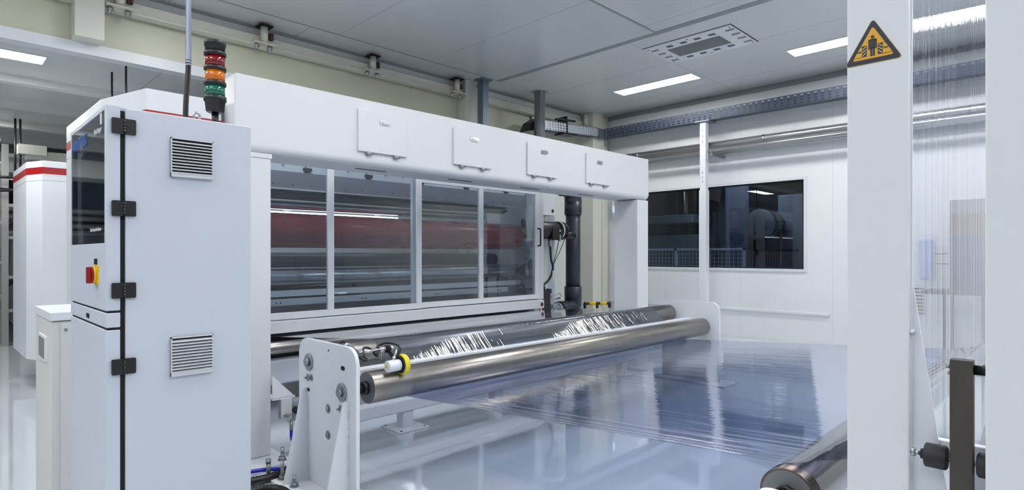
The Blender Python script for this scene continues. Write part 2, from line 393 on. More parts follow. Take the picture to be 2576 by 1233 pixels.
# ceiling lights
def light(x0, x1, y0, y1, z, label):
    cx, cy = (x0+x1)/2, (y0+y1)/2
    t = thing('ceiling_light', label, 'light', (cx, cy, z-.012), 'recessed ceiling lights')
    fr = .012
    part(t, 'frame', trimw, box(x0-fr, x1+fr, y0-fr, y0, z-.012, z), box(x0-fr, x1+fr, y1, y1+fr, z-.012, z), box(x0-fr, x0, y0, y1, z-.012, z), box(x1, x1+fr, y0, y1, z-.012, z))
    part(t, 'diffuser', lampw if x0 > 8 else lampm, box(x0, x1, y0, y1, z-.009, z))
    return t
L0 = light(8.45, 8.76, 4.5, 5.95, CZ, 'lit white strip light in ceiling below the air grille')
dup(L0, (8.605, 2.33, CZ-.012), 'lit white strip light in ceiling reaching behind the warning-sign post')
LN = dup(L0, (5.3, 2.2, CZ-.012), 'lit white strip light in the portal row, over the web')
for o in LN.children:
    if o.name.startswith('diffuser'): o.data = o.data.copy(); o.data.materials[0] = lampm
for (x, y) in ((8.605,-.6), (8.605,-3.5), (5.3,-.7), (5.3,-3.6), (2.2,2.2), (2.2,-.7), (2.2,-3.6), (-1,2.2), (-1,5.2), (-1,-1), (2.2,5.2), (-4,2.2), (-4,-1), (-4,5.2)):  # cabinet-row light nearest the annex is added unseen to brighten the machine interior
    row = {8.605: 'window-wall row', 5.3: 'portal row', 2.2: 'cabinet row', -1: 'row left of the cabinets', -4: 'leftmost row'}[x]
    spot = {5.2: 'unseen over the annex edge', 2.2: 'over the web', -.6: 'past the sign post', -.7: 'behind the viewer', -1: 'behind the viewer', -3.5: 'at the near wall', -3.6: 'at the near wall'}[y]
    dup(L0 if x > 8 else LN, (x, y, CZ-.012), 'lit white strip light in the %s, %s' % (row, spot))
L1 = light(-.6, .905, 7.9, 8.22, AZ, 'lit white strip light in low ceiling under cream beam, the nearer one')
dup(L1, (.0, 11.55, AZ-.012), 'lit white strip light in low ceiling over the aluminium frame')

# air grille
t = thing('air_grille', 'white perforated air grille panel set in the ceiling', 'air grille', (7.4, 3.81, CZ-.015))
part(t, 'face_plate', white2, box(6.99, 7.81, 3.2, 4.43, CZ-.015, CZ, .003))
part(t, 'shadow_gap', blk, box(6.98, 7.82, 3.19, 4.44, CZ-.003, CZ+.001))
gr = holes_mat('perforated_grille', (120,124,128), 0, 1, .018, .018, .4, .4, .3, .6)
part(t, 'center_grille', mat('grille_mesh', (122,126,130), .6, .3, var=.35, nscale=(400,400,1)), box(7.22, 7.58, 3.45, 4.2, CZ-.017, CZ-.014))
for y in (3.5, 3.7, 3.9, 4.1):
    for x in (7.12, 7.68): part(t, 'nozzle', mat('grille_nozzle', (95,99,104), .6), box(x-.035, x+.035, y-.045, y+.045, CZ-.017, CZ-.014))
for y0 in (3.27, 4.33):
    for x in (7.13, 7.31, 7.49, 7.67): part(t, 'slot_group', blk, *[box(x-.03, x+.03, y0+(j-2)*.022-.005, y0+(j-2)*.022+.005, CZ-.017, CZ-.014) for j in range(5)])
for x in (7.05, 7.75):
    for y in (3.24, 3.81, 4.39): part(t, 'screw', black, cyl((x, y, CZ-.019), (x, y, CZ-.012), .01, 12))

# cable tray
side = holes_mat('tray_side_steel', (74,84,102), 1, 2, .1, .04, .42, .34, .3, .5, ov=3.84)
sidex = holes_mat('tray_side_steel_lit', (190,198,208), 0, 2, .075, .045, .42, .4, .4, .4)  # lit copy of the tray steel, brighter light put into its colour
under = holes_mat('tray_base_steel', (96,104,118), 1, 0, .05, .055, .45, .5, .3, .5)
t = thing('cable_tray', 'long perforated steel cable tray along wall above the pipes', 'cable tray', (0, 0, 0))
part(t, 'side_rail', side, box(9.6, 9.602, -6, 7.02, 3.835, 4.005), box(9.8, 9.802, -6, 7.02, 3.835, 4.005))
part(t, 'lip', galv, box(9.6, 9.612, -6, 7.02, 4.003, 4.008), box(9.6, 9.606, -6, 7.02, 3.832, 3.84))
part(t, 'tray_base', under, box(9.602, 9.8, -6, 7.02, 3.835, 3.838))
part(t, 'cables_and_shade_box', black, *[cyl((9.64+i*.03, -6, 3.87+.02*(i%2)), (9.64+i*.03, 6.9, 3.87+.02*(i%2)), .028, 10) for i in range(5)], box(9.606, 9.79, -6, 4.7, 3.84, 3.97))  # cables and dark filler box added to paint the shade inside the tray
part(t, 'elbow', galv, box(9.42, 9.62, 7.0, 7.02, 3.81, 4.0), box(9.42, 9.8, 7.02, 7.22, 3.83, 3.835))
# short branch, falling towards the portal
br = bpy.data.objects.new('cable_tray', None); C.objects.link(br); br.location = (9.44, 7.0, 3.83); br['label'] = 'short pale perforated tray branch ending in a dark hood over the portal'; br['category'] = 'cable tray'
br.rotation_euler = (0, R(-3.5), 0)
def lpart(par, name, m, *g):
    me = bpy.data.meshes.new(name); bm = bmesh.new()
    for q in g: q(bm)
    bmesh.ops.recalc_face_normals(bm, faces=bm.faces); bm.to_mesh(me); bm.free(); me.materials.append(m)
    o = bpy.data.objects.new(name, me); C.objects.link(o); o.parent = par; return o
lpart(br, 'side_rail', sidex, box(-1.75, 0, 0, .002, 0, .17), box(-1.75, 0, .2, .202, 0, .17))
lpart(br, 'tray_base', under, box(-1.75, 0, 0, .2, 0, .003))
lpart(br, 'hood', mat('dark_galvanised', (60,68,74), .45, .5), prism([(-1.75,0),(-2.05,-.06),(-1.95,.1),(-1.75,.2)], 'y', -.01, .21))
lpart(br, 'cover_lip', galv, box(-1.75, 0, -.004, .002, .165, .175))
lpart(br, 'clamp', black, box(-1.0, -.98, -.015, .215, -.03, .3), box(-1.25, -.8, -.06, -.02, .2, .235), cyl((-1.25,-.04,.22),(-1.35,-.04,.2),.02), box(-1.1,-.7,-.02,.22,-.035,-.01))
# tray post
t = thing('tray_post', 'slim white square post holding up the cable tray by window', 'post', (9.65, 4.88, 0))
part(t, 'lower_post', white2, box(9.58, 9.71, 4.82, 4.95, 0, 2.62, .006))
part(t, 'upper_post', white2, box(9.59, 9.70, 4.83, 4.94, 2.62, 3.81, .006))
part(t, 'head_plate', galv, box(9.55, 9.83, 4.75, 5.02, 3.81, 3.83))
part(t, 'slot_marks', trimg, *[box(9.583, 9.591, 4.88, 4.89, z, z+.03) for z in (2.75,2.83,2.91,3.45,3.55,3.65)])
part(t, 'strut', zinc, box(9.5, 9.99, 4.66, 4.71, 3.19, 3.235), box(9.5, 9.99, 4.66, 4.67, 3.235, 3.25), label='zinc strut channel under the pipes')
# pipes
for (x, z, r, lab) in ((9.78, 3.41, .065, 'largest polished pipe of the bundle along wall, topmost'), (9.70, 3.305, .04, 'slim polished pipe under the large one, on room side'), (9.87, 3.30, .045, 'slim polished pipe under the large one, on wall side')):
    t = thing('wall_pipe', lab, 'pipe', (x, 0, z))
    part(t, 'pipe', steelp, cyl((x, -6, z), (x, 7.15, z), r, 36))
    if r > .06:
        for y in (1.2, 3.9, 6.3): part(t, 'clamp', chrome, cyl((x, y-.012, z), (x, y+.012, z), r+.008, 36))
# wall lamp by the corner
t = thing('wall_lamp', 'oval emergency lamp with blue lights on wall beside column', 'lamp', (WX-.05, 7.0, 2.4))
part(t, 'housing', white2, lathe((WX, 6.98, 2.42), (-1,0,0), [(0,.10),(.03,.13),(.06,.12),(.08,.06)], 32))
part(t, 'led', ledm, *[box(WX-.085, WX-.08, 6.95, 7.0, 2.36+i*.035, 2.375+i*.035) for i in range(4)])
hs = bpy.data.objects[t.children[0].name]; hs.scale = (1, .75, 1.9); 

# neighbouring room contents
t = thing('mesh_trolley', 'grey wire-mesh trolley behind the dark window', 'trolley', (10.7, 5.4, 0))
part(t, 'frame', trimw, *[box(10.68, 10.72, y, y+.05, .1, 1.62) for y in (4.6, 5.3, 6.0, 6.75)], box(10.68, 10.72, 4.6, 6.8, 1.58, 1.62), box(10.68, 10.72, 4.6, 6.8, .1, .14))
part(t, 'wire_mesh', trimw, *[box(10.695, 10.703, 4.6+i*.075, 4.607+i*.075, .12, 1.6) for i in range(30)], *[box(10.695, 10.703, 4.6, 6.8, .9+i*.075, .907+i*.075) for i in range(10)])
t = thing('slatted_crate', 'ribbed crate beside the wire-mesh trolley behind the window', 'crate', (10.9, 4.0, 0))
part(t, 'slat', mat('crate_slats', (110,100,100), .6), *[box(10.75, 10.77, 3.72+i*.045, 3.74+i*.045, .1, 1.55) for i in range(19)])
part(t, 'rail', black, box(10.74, 10.79, 3.7, 4.58, 1.55, 1.59), box(10.74, 10.79, 3.7, 4.58, .06, .1))
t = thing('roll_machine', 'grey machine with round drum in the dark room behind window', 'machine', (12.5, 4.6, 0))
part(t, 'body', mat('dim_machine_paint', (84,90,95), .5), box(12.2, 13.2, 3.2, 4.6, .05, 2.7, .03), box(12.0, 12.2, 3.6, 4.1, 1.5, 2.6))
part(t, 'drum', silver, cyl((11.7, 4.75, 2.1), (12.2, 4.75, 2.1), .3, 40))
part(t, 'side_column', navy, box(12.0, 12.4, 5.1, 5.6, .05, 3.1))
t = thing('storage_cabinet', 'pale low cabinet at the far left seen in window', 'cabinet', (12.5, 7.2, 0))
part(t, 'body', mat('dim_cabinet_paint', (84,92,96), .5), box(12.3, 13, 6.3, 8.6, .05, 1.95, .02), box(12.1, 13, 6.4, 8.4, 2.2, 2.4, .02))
la = bpy.data.lights.new('dark_room_fill', 'AREA'); la.energy = 60; la.size = 1.2; la.color = (.8,.9,1)  # unseen fill light added to bring out the room behind the window
lo = bpy.data.objects.new('dark_room_fill', la); C.objects.link(lo); lo.location = (11.0, 5.2, 3.4); lo['label'] = 'added unseen fill light in the dark room behind the window'; lo['category'] = 'lamp'

# ============================================================ portal
PY0, PY1 = 4.28, 4.66
t = thing('portal_frame', 'large white steel portal frame spanning the line, with hatches', 'portal frame', (4.2, PY0, 0))
def header(bm):
    pts = [(PY0, 2.776), (PY0, 2.30)]
    for i in range(9):
        a = R(180+90*i/8); pts.append((PY0+.06+.06*math.cos(a), 2.29+.06*math.sin(a)))
    pts += [(PY1, 2.23), (PY1, 2.776)]
    prism(pts, 'x', 1.53, 6.88, .012)(bm)
part(t, 'header', white, header)
part(t, 'post', white, box(1.53, 1.79, PY0+.004, PY1, .03, 2.232, .012, 3))
part(t, 'post', white, box(6.62, 6.88, PY0+.004, PY1, .03, 2.222, .012, 3))
part(t, 'base_plate', white2, box(1.51, 1.86, 4.05, 4.9, 0, .03, .003))
part(t, 'base_plate', white2, box(6.5, 7.0, 4.05, 4.9, 0, .03, .003))
part(t, 'gusset', white2, prism([(PY0, .03), (PY0-.13, .03), (PY0-.12, .06), (PY0-.02, .34), (PY0, .34)], 'x', 1.575, 1.59))
for (x, y) in ((1.80, 4.12), (1.80, 4.82)):
    part(t, 'anchor_bolt', zinc, cyl((x, y, .03), (x, y, .036), .03, 24), hexa((x, y, .036), (0,0,1), .024, .022), cyl((x, y, .05), (x, y, .12), .0125, 16))
for i in range(4):
    x = 2.49+i*1.003
    d = part(t, 'access_door', white, box(x, x+.475, PY0-.022, PY0, 2.345, 2.69, .003))
    part(d, 'latch', chrome, prism(rrect(x+.20, x+.31, 2.588, 2.628, .019), 'y', PY0-.03, PY0-.021), prism(rrect(x+.222, x+.30, 2.598, 2.620, .010), 'y', PY0-.036, PY0-.029))
    for hx in (.105, .37):
        part(d, 'hinge', zinc, box(x+hx-.02, x+hx+.02, PY0-.026, PY0-.001, 2.318, 2.345, .002), cyl((x+hx-.032, PY0-.022, 2.333), (x+hx+.032, PY0-.022, 2.333), .009, 16))
    part(t, 'slot', blk, box(x+.09, x+.39, 4.44, 4.475, 2.2285, 2.2315))
part(t, 'seam_plate', white, box(1.535, 1.793, PY0-.002, PY0+.01, 2.2, 2.232), label='cover joint at top of near post')
# foot rail between the posts
t = thing('foot_rail', 'low white square rail on bolted feet under the front rollers', 'rail', (2.94, 4.25, 0))
part(t, 'beam', white2, box(2.4, 6.5, 4.19, 4.31, .15, .26, .012))
for x in (2.94, 4.02, 5.1, 6.2):
    part(t, 'foot', white2, box(x-.055, x+.055, 4.2, 4.3, .01, .15, .006))
    fp = part(t, 'foot_plate', white2, box(x-.15, x+.15, 4.1, 4.4, 0, .014, .004))
    part(fp, 'screw', zinc, *[cyl((x+a, 4.25+b_, .014), (x+a, 4.25+b_, .02), .012, 12) for a in (-.12, .12) for b_ in (-.12, .12)])
# sensor camera on bracket by near post
t = thing('line_sensor', 'grey boxed sensor with black plug hanging from bracket on post', 'sensor', (1.9, 4.3, .3))
part(t, 'bracket_arm', white2, prism([(1.79, .44), (1.955, .44), (1.79, .61)], 'y', 4.26, 4.272), box(1.79, 1.96, 4.26, 4.42, .43, .442))
part(t, 'hanger', off, prism(rrect(1.85, 1.93, .26, .43, .038, (1,1,0,0)), 'y', 4.25, 4.26))
part(t, 'clamp_screw', zinc, cyl((1.89, 4.22, .31), (1.89, 4.25, .31), .012), box(1.86, 1.92, 4.235, 4.243, .306, .314))
part(t, 'body', mat('anodised_housing', (176,180,188), .4, .5), box(1.9, 2.0, 4.27, 4.42, .25, .40, .004), box(2.0, 2.35, 4.28, 4.41, .26, .39, .004))
part(t, 'plug', black, cyl((1.97, 4.27, .33), (1.97, 4.20, .33), .028, 20), tube([(1.97,4.2,.33),(1.99,4.16,.325),(2.02,4.15,.28),(2.02,4.15,.24)], .02))
part(t, 'cable', blue, tube([(1.93, 4.26, .2), (1.93, 4.25, .12), (1.97, 4.22, .04), (1.98, 4.1, .012)], .011), label='blue cable')
part(t, 'gland', zinc, cyl((1.93, 4.26, .25), (1.93, 4.26, .19), .013))

# ============================================================ roller stand with side plates
FR = (3.23, .667); RR = (3.66, .795); rr = .1
t = thing('roller_stand', 'white stand of two bolted side plates carrying long steel rollers', 'roller stand', (4.1, 3.44, 0))
def splate(x0, x1): return prism(rrect(3.07, 3.81, .02, .945, .1, (0,0,1,1), 8), 'x', x0, x1, .004)
s1 = part(t, 'side_plate', white2, splate(1.78, 1.805))
part(t, 'side_plate', white2, splate(6.43, 6.455))
part(t, 'base_plate', white2, box(1.60, 1.94, 2.95, 3.85, 0, .02, .003))
part(t, 'base_plate', white2, box(6.3, 6.64, 2.95, 3.85, 0, .02, .003))
for y in (3.69, 3.16):
    part(t, 'gusset', white2, prism([(1.78, .02), (1.622, .02), (1.625, .05), (1.745, .62), (1.78, .625)], 'y', y-.007, y+.007))
    part(t, 'weld', mat('weld_bead', (224,228,230), .5), *[cyl((1.777, y-.009, z), (1.777, y-.009, z+.05), .005, 8) for z in (.08,.19,.30,.41,.52)])
for (y, z) in ((FR[0], FR[1]), (RR[0], RR[1])):
    part(t, 'axle_washer', zinc, cyl((1.78, y, z), (1.768, y, z), .055, 40, bev=.003))
    part(t, 'axle_bolt', zinc, hexa((1.768, y, z), (-1,0,0), .028, .018))
    for q in (0, 1): bolt(t, (1.78, y+.02-q*.048, z-.105+q*.005), (-1,0,0), .014, 'adjuster_bolt')
for z in (.535, .37): bolt(t, (1.78, 3.405, z), (-1,0,0), .0165)
part(t, 'slot_hole', blk, prism(rrect(3.20, 3.245, .80, .825, .012), 'x', 1.779, 1.7775), prism(rrect(3.655, 3.69, .60, .622, .008), 'x', 1.779, 1.7775), cyl((1.779,3.40,.90),(1.7775,3.40,.90),.006,10))
part(t, 'tie_beam', white2, box(1.805, 6.43, 3.42, 3.50, .655, .745, .006))
for (x, y) in ((1.66, 3.80), (1.66, 3.62), (1.90, 3.0), (1.66, 3.0), (1.9, 3.7)):
    part(t, 'anchor_bolt', zinc, cyl((x, y, .02), (x, y, .026), .028, 20), hexa((x, y, .026), (0,0,1), .022, .02), cyl((x, y, .04), (x, y, .09 if y < 3.7 else .14), .0115, 14))
def roller(name, x0, x1, c, r, m, label=None, par=None, stub=.06):
    g = part(par, name, m, cyl((x0, c[0], c[1]), (x1, c[0], c[1]), r, 72, bev=.004), label=label)
    part(g, 'end_cap', rollend, cyl((x0-.001, c[0], c[1]), (x0+.002, c[0], c[1]), r*.9, 48))
    part(g, 'end_cap', rollend, cyl((x1+.001, c[0], c[1]), (x1-.002, c[0], c[1]), r*.9, 48))
    part(g, 'journal', black, cyl((x0-stub, c[0], c[1]), (x0, c[0], c[1]), .028, 24), cyl((x0-.03, c[0], c[1]), (x0, c[0], c[1]), .042, 8))
    part(g, 'journal', black, cyl((x1, c[0], c[1]), (x1+stub, c[0], c[1]), .028, 24))
    return g
roller('roller', 1.945, 6.33, FR, rr, rollm, par=t, stub=.12, label='bare front steel roller')
roller('roller', 1.945, 6.33, RR, rr, rollm, par=t, stub=.12, label='rear steel roller under the film')
# encoder wheel
t = thing('measuring_wheel', 'white encoder with yellow wheel riding on the front roller', 'measuring wheel', (2.1, 3.13, .80))
ey, ez, ex = 3.13, .80, 2.13
part(t, 'rim', ylime, lathe((ex, ey, ez), (1,0,0), [(0,.056),(.002,.063),(.014,.066),(.016,.060),(.020,.060),(.022,.066),(.032,.063),(.034,.056)], 48))
part(t, 'wheel_disc', black, cyl((ex-.005, ey, ez), (ex+.039, ey, ez), .055, 40))
part(t, 'housing', white2, cyl((ex-.10, ey, ez), (ex-.01, ey, ez), .036, 40, bev=.004))
part(t, 'cap', yel, cyl((ex-.105, ey, ez), (ex-.099, ey, ez), .010, 16))
part(t, 'arm', black, prism([(ey-.012, ez+.01), (ey+.016, ez), (3.29, .875), (3.265, .895)], 'x', ex-.012, ex-.006), label='black steel arm')
part(t, 'shaft', chrome, cyl((1.87, 3.27, .885), (2.17, 3.27, .885), .0115, 24), cyl((2.06, 3.27, .885), (2.12, 3.27, .885), .022, 24), cyl((2.14, 3.27, .885), (2.17, 3.27, .885), .017, 24))
part(t, 'mount_bracket', zinc, tube([(1.803, 3.25, .935), (1.83, 3.25, .945), (1.90, 3.265, .885)], .013, 12, k=3), box(1.88, 1.90, 3.25, 3.29, .865, .905))
part(t, 'spring', black, *[cyl((ex-.03+i*.008, 3.27, .885), (ex-.026+i*.008, 3.27, .885), .024, 20) for i in range(5)])
part(t, 'cable', black, tube([(ex-.02, 3.14, .85), (ex+.01, 3.15, .90), (ex-.0, 3.2, .925), (ex-.04, 3.26, .925), (2.06, 3.29, .90), (2.03, 3.24, .87), (2.035, 3.26, .85), (2.0, 3.28, .90), (1.96, 3.29, .905), (1.93, 3.24, .87), (1.9, 3.24, .855), (1.87, 3.25, .88), (1.85, 3.26, .92), (1.82, 3.28, .96), (1.805, 3.30, .955)], .0075),
     tube([(1.89, 3.23, .87), (1.915, 3.21, .845), (1.94, 3.22, .845), (1.935, 3.24, .865)], .0075), label='black cable')
part(t, 'connector', chrome, cyl((ex-.05, 3.13, .832), (ex-.045, 3.135, .858), .011, 16), tube([(ex-.045, 3.135, .855), (ex-.03, 3.14, .87), (ex-.015, 3.15, .895)], .0055))
part(t, 'stud', zinc, cyl((2.07, 3.26, .87), (2.07, 3.255, .83), .004, 8), cyl((2.06, 3.25, .83), (2.08, 3.25, .83), .004, 8))

# ============================================================ film web
def tangent(c1, r1, s1, c2, r2, s2):
    D = Vector((c2[0]-c1[0], c2[1]-c1[1])); L = D.length; u = D/L; wv = Vector((u.y, -u.x)); kk = r2*s2-r1*s1
    m = u*(-kk/L)+wv*math.sqrt(max(0, 1-(kk/L)**2))
    return Vector(c1)+m*r1*s1, Vector(c2)+m*r2*s2
def web(rolls, start=None, end=None):
    pts = []; tg = [tangent(*rolls[i], *rolls[i+1]) for i in range(len(rolls)-1)]
    if start: pts.append(Vector(start))
    for i, (c, r, s) in enumerate(rolls):
        if i == 0 or i == len(rolls)-1:
            pts.append(tg[0][0] if i == 0 else tg[-1][1]); continue
        a = tg[i-1][1]-Vector(c); b_ = tg[i][0]-Vector(c)
        t0 = math.atan2(a.y, a.x); t1 = math.atan2(b_.y, b_.x)
        while s > 0 and t1 < t0: t1 += 2*math.pi
        while s < 0 and t1 > t0: t1 -= 2*math.pi
        n = max(2, int(abs(t1-t0)/R(6)))
        pts += [Vector(c)+Vector((math.cos(t0+(t1-t0)*j/n), math.sin(t0+(t1-t0)*j/n)))*r for j in range(n+1)]
    if end: pts.append(Vector(end))
    return pts
NR = (.79, .63); VR = (.52, .88); fo = .0025
P = web([((5.95, .63), .06, 1), (RR, rr+fo, 1), (FR, rr+fo, -1), (NR, rr+fo, 1), (VR, .05+fo, -1), ((.52, 3.4), .05, -1)])
FX0, FX1 = 2.24, 5.92
def sheet(pts, x0, x1, nx=24):
    def f(bm):
        rows = [[bm.verts.new((x0+(x1-x0)*i/nx, p[0], p[1])) for i in range(nx+1)] for p in pts]
        for A, B in zip(rows, rows[1:]):
            for i in range(nx):
                q = bm.faces.new((A[i], A[i+1], B[i+1], B[i])); q.smooth = True
    return f
# split long straight runs
def dens(pts, step=.15):
    out = [pts[0]]
    for A, B in zip(pts, pts[1:]):
        m = max(1, int((B-A).length/step)); out += [A+(B-A)*j/m for j in range(1, m+1)]
    return out
iv = max(range(len(P)), key=lambda i: (P[i][1] < 2 and i, i)) 
split = next(i for i, p in enumerate(P) if p[0] < VR[0]+.04 and p[1] < VR[1]+.01 and i > 20)
t = thing('film_web', 'clear glossy plastic film stretched over rollers and up past the sign post', 'plastic film', (4.1, 2.0, 0))
ia = next(i for i, p in enumerate(P) if p[0] < 3.8); ib = next(i for i, p in enumerate(P) if p[0] < 3.25 and p[1] < .6); ic = next(i for i, p in enumerate(P) if p[0] < 1.0)
part(t, 'entry_run', clear_mat('clear_film_entry', (226,231,240), 1.38, .02, [((3,3,3), .2, .002), ((40,.5,1), .4, .0006)]), sheet(dens(P[:ia+1]), FX0, FX1, 30))
part(t, 'wrapped_run', filmw, sheet(dens(P[ia:ib+1], .03), FX0, FX1, 30), label='wrinkled stretch around the two steel rollers')
part(t, 'horizontal_run', filmh, sheet(dens(P[ib:ic+1]), FX0, FX1, 30))
part(t, 'exit_run', films, sheet(dens(P[ic:split+1]), FX0, FX1, 30))
part(t, 'upright_run', filmv, sheet(dens(P[split:]), FX0, FX1, 30))
foldm = clear_mat('film_edge_fold', (225,232,245), 2.0, .06, [((90,.6,1), 1.0, .002)], haze=.12)
part(t, 'edge_fold', foldm, *[(lambda bm, x=x, h=h: sheet([p+Vector((0, h)) for p in dens(P[:split+1]) if .9 < p[0] < 3.2 and p[1] < .75], x, x+.022, 1)(bm)) for x, h in ((FX0+.0, .003), (FX0+.035, .003), (FX0+.08, .0025), (FX0+.15, .0025))], label='pale wrinkled edge')

# ============================================================ near stand (right foreground)
t = thing('take_off_roller', 'bare steel roller in the foreground, end disc towards lower right', 'roller', (4.1, NR[0], NR[1]))
roller('barrel', 2.19, 6.05, NR, rr, mat('bronzed_roller', (112,102,98), .26, 1.0, var=.1, nscale=(14,2.5,2.5), bump=.04, bscale=(400,4,4)), par=t, stub=.08)
t = thing('guide_roller', 'slim guide roller under the upright film behind sign post', 'roller', (4.1, VR[0], VR[1]))
roller('barrel', 2.16, 6.05, VR, .048, silver, par=t, stub=.08)
t = thing('roller_bracket', 'white rounded bearing bracket at the foreground roller end', 'bracket', (2.1, NR[0], 0))
part(t, 'plate', white2, prism(rrect(.70, .86, 0, .685, .05, (0,0,1,1)), 'x', 2.06, 2.085, .004))
part(t, 'foot', white2, box(1.98, 2.16, .66, .9, 0, .02))
t = thing('upright_plate', 'white upright plate in the foreground carrying the warning sign', 'upright', (1.91, .44, 0))
part(t, 'plate', white, box(1.90, 1.92, .366, .5185, 0, 3.1, .004, 3))
part(t, 'edge_strip', white2, box(1.921, 1.927, .362, .374, 0, 3.1, .001))
part(t, 'gusset', mat('glossy_white_plate', (206,212,222), .15, spec=.8), prism([(.366, .02), (.22, .02), (.27, .75), (.366, 1.45)], 'x', 1.925, 1.933))
part(t, 'screw', white2, cyl((1.93, .360, 1.29), (1.905, .360, 1.29), .005, 10))
t = thing('upright_plate', 'white upright plate at the right frame edge, no sign on it', 'upright', (1.79, .11, 0))
part(t, 'plate', white, box(1.78, 1.80, .03, .190, 0, 3.1, .004, 3))
part(t, 'gusset', white2, prism([(.1, .02), (.36, .02), (.25, .9), (.2, 1.12), (.1, 1.12)], 'x', 2.05, 2.06), box(1.8, 2.06, .09, .1, 0, 1.1))
part(t, 'crossbar', white2, box(1.935, 1.96, .03, .366, .945, 1.0, .003), label='white cross bar to the other upright')
# dark dancer bar with rubber buffers
t = thing('buffer_arm', 'dark mill-steel flat bar standing between the two white uprights', 'steel bar', (1.87, .245, .3))
part(t, 'bar', darks, box(1.85, 1.885, .222, .269, .3, 1.232, .0015))
part(t, 'rod', black, cyl((1.872, .222, 1.208), (1.872, .12, 1.208), .0125, 20))
part(t, 'nut', zinc, hexa((1.866, .269, 1.213), (0,1,0), .0075, .009), hexa((1.866, .269, 1.195), (0,1,0), .005, .006))
for (y0, y1, sgn) in ((.275, .328, 1), (.215, .158, -1)):
    b1 = part(t, 'rubber_buffer', blackr, lathe((1.868, y0, .972), (0, sgn, 0), [(0,.026),(.004,.031),(.046,.031),(.049,.028),(.05,.014),(.058,.013),(.059,.008)], 40))
    part(b1, 'stud', zinc, cyl((1.868, y0-sgn*.007, .972), (1.868, y0, .972), .006, 12), cyl((1.868, y0+sgn*.058, .972), (1.868, y0+sgn*.082, .972), .006, 12), hexa((1.868, y0+sgn*.07, .972), (0, sgn, 0), .0115, .009))
# warning sign
def tri(h, w, r=.01, cy=0, cz=0, n=6):
    V = [(-w/2, 0), (w/2, 0), (0, h)]; out = []
    for i in range(3):
        A = Vector(V[i-1]); B = Vector(V[i]); Cc = Vector(V[(i+1) % 3])
        u = (A-B).normalized(); v = (Cc-B).normalized(); ang = u.angle(v); dd = r/math.tan(ang/2)
        p0 = B+u*dd; p1 = B+v*dd; ce = B+(u+v).normalized()*(r/math.sin(ang/2))
        a0 = math.atan2((p0-ce).y, (p0-ce).x); a1 = math.atan2((p1-ce).y, (p1-ce).x)
        while a1 < a0: a1 += 2*math.pi
        for j in range(n+1): out.append((ce.x+r*math.cos(a0+(a1-a0)*j/n), ce.y+r*math.sin(a0+(a1-a0)*j/n)))
    return [(SY-(p[0]), SZ+p[1]+cz) for p in out]
SY, SZ = .452, 2.044
t = thing('warning_sign', 'yellow and black triangular crushing-hazard sign on foreground upright', 'sign', (1.899, SY, SZ))
part(t, 'border', signe, prism(tri(.127, .146, .006, cz=-.0015), 'x', 1.8985, 1.90))
part(t, 'black_triangle', signd, prism(tri(.1235, .141, .006), 'x', 1.8979, 1.8986))
part(t, 'yellow_field', signy, prism(tri(.0905, .104, .004, cz=.0125), 'x', 1.8974, 1.8980))
def sp(pts): return prism([(SY-a/1000, SZ+h/1000) for a, h in pts], 'x', 1.8968, 1.8975)
g = [sp([(4.6*math.cos(2*math.pi*i/20)-.5, 72.5+4.4*math.sin(2*math.pi*i/20)) for i in range(20)])]
g += [sp(rrect(-6.6, 6.0, 40, 66.5, 2.5, (0,0,1,1))), sp(rrect(-11, -7.2, 37, 65, 1.8)), sp(rrect(6.6, 10, 38, 65, 1.8)), sp([(-11,60),(-11,64),(-8,66.5),(7,66.5),(10,64),(10,60),(6,64.5),(-6,64.5)]), sp(rrect(-6, -.9, 18, 42, 1.2)), sp(rrect(.2, 5.2, 18, 42, 1.2))]
part(t, 'figure', signd, *g)
part(t, 'crusher_symbol', signd, sp([(-27,20),(-15,20),(-15,51),(-27,51)]), sp([(-34,50),(-27,50),(-27,51),(-34,51)]), sp([(-50,19.5),(-27,19.5),(-27,20.6),(-50,20.6)]), sp([(-40,34),(-32,34),(-32,31.5),(-28,35.5),(-32,39.5),(-32,37),(-40,37)]))
part(t, 'crusher_symbol', signd, sp([(12.5,20),(24.5,20),(24.5,51),(12.5,51)]),
     sp([(24.5,50),(32,50),(32,51),(24.5,51)]), sp([(24.5,19.5),(48,19.5),(48,20.6),(24.5,20.6)]),
     sp([(38,34),(30,34),(30,31.5),(26,35.5),(30,39.5),(30,37),(38,37)]))
def sq(pts): return prism([(SY-a/1000, SZ+h/1000) for a, h in pts], 'x', 1.8963, 1.8969)
part(t, 'hazard_stripe', mat('sign_pale_stripe', (200,180,110), .5), *[sq([(-25.5,h),(-17,h+7),(-17,h+10),(-25.5,h+3)]) for h in (22,31,40)], *[sq([(14.5,h+7),(23,h),(23,h+3),(14.5,h+10)]) for h in (22,31,40)])

# ============================================================ inspection cabinet (left foreground)
t = thing('inspection_cabinet', 'tall pale grey electrical cabinet with black hinges and tinted screen window', 'cabinet', (.78, 3.1, 0))
Y0, Y1, X0, X1, ZT = 2.77, 3.56, .503, 1.06, 2.09
part(t, 'body', grey_cab, box(.55, X1, Y0+.02, Y1, .05, ZT-.002, .003), box(X0+.03, .55, Y0+.03, Y1, .05, 1.2))
fd = part(t, 'front_door', grey_cab, box(.569, X1+.004, Y0, Y0+.022, .05, ZT, .005, 3))
part(t, 'gap_seal', blk, box(.548, .570, Y0+.012, Y0+.03, .05, ZT-.012))
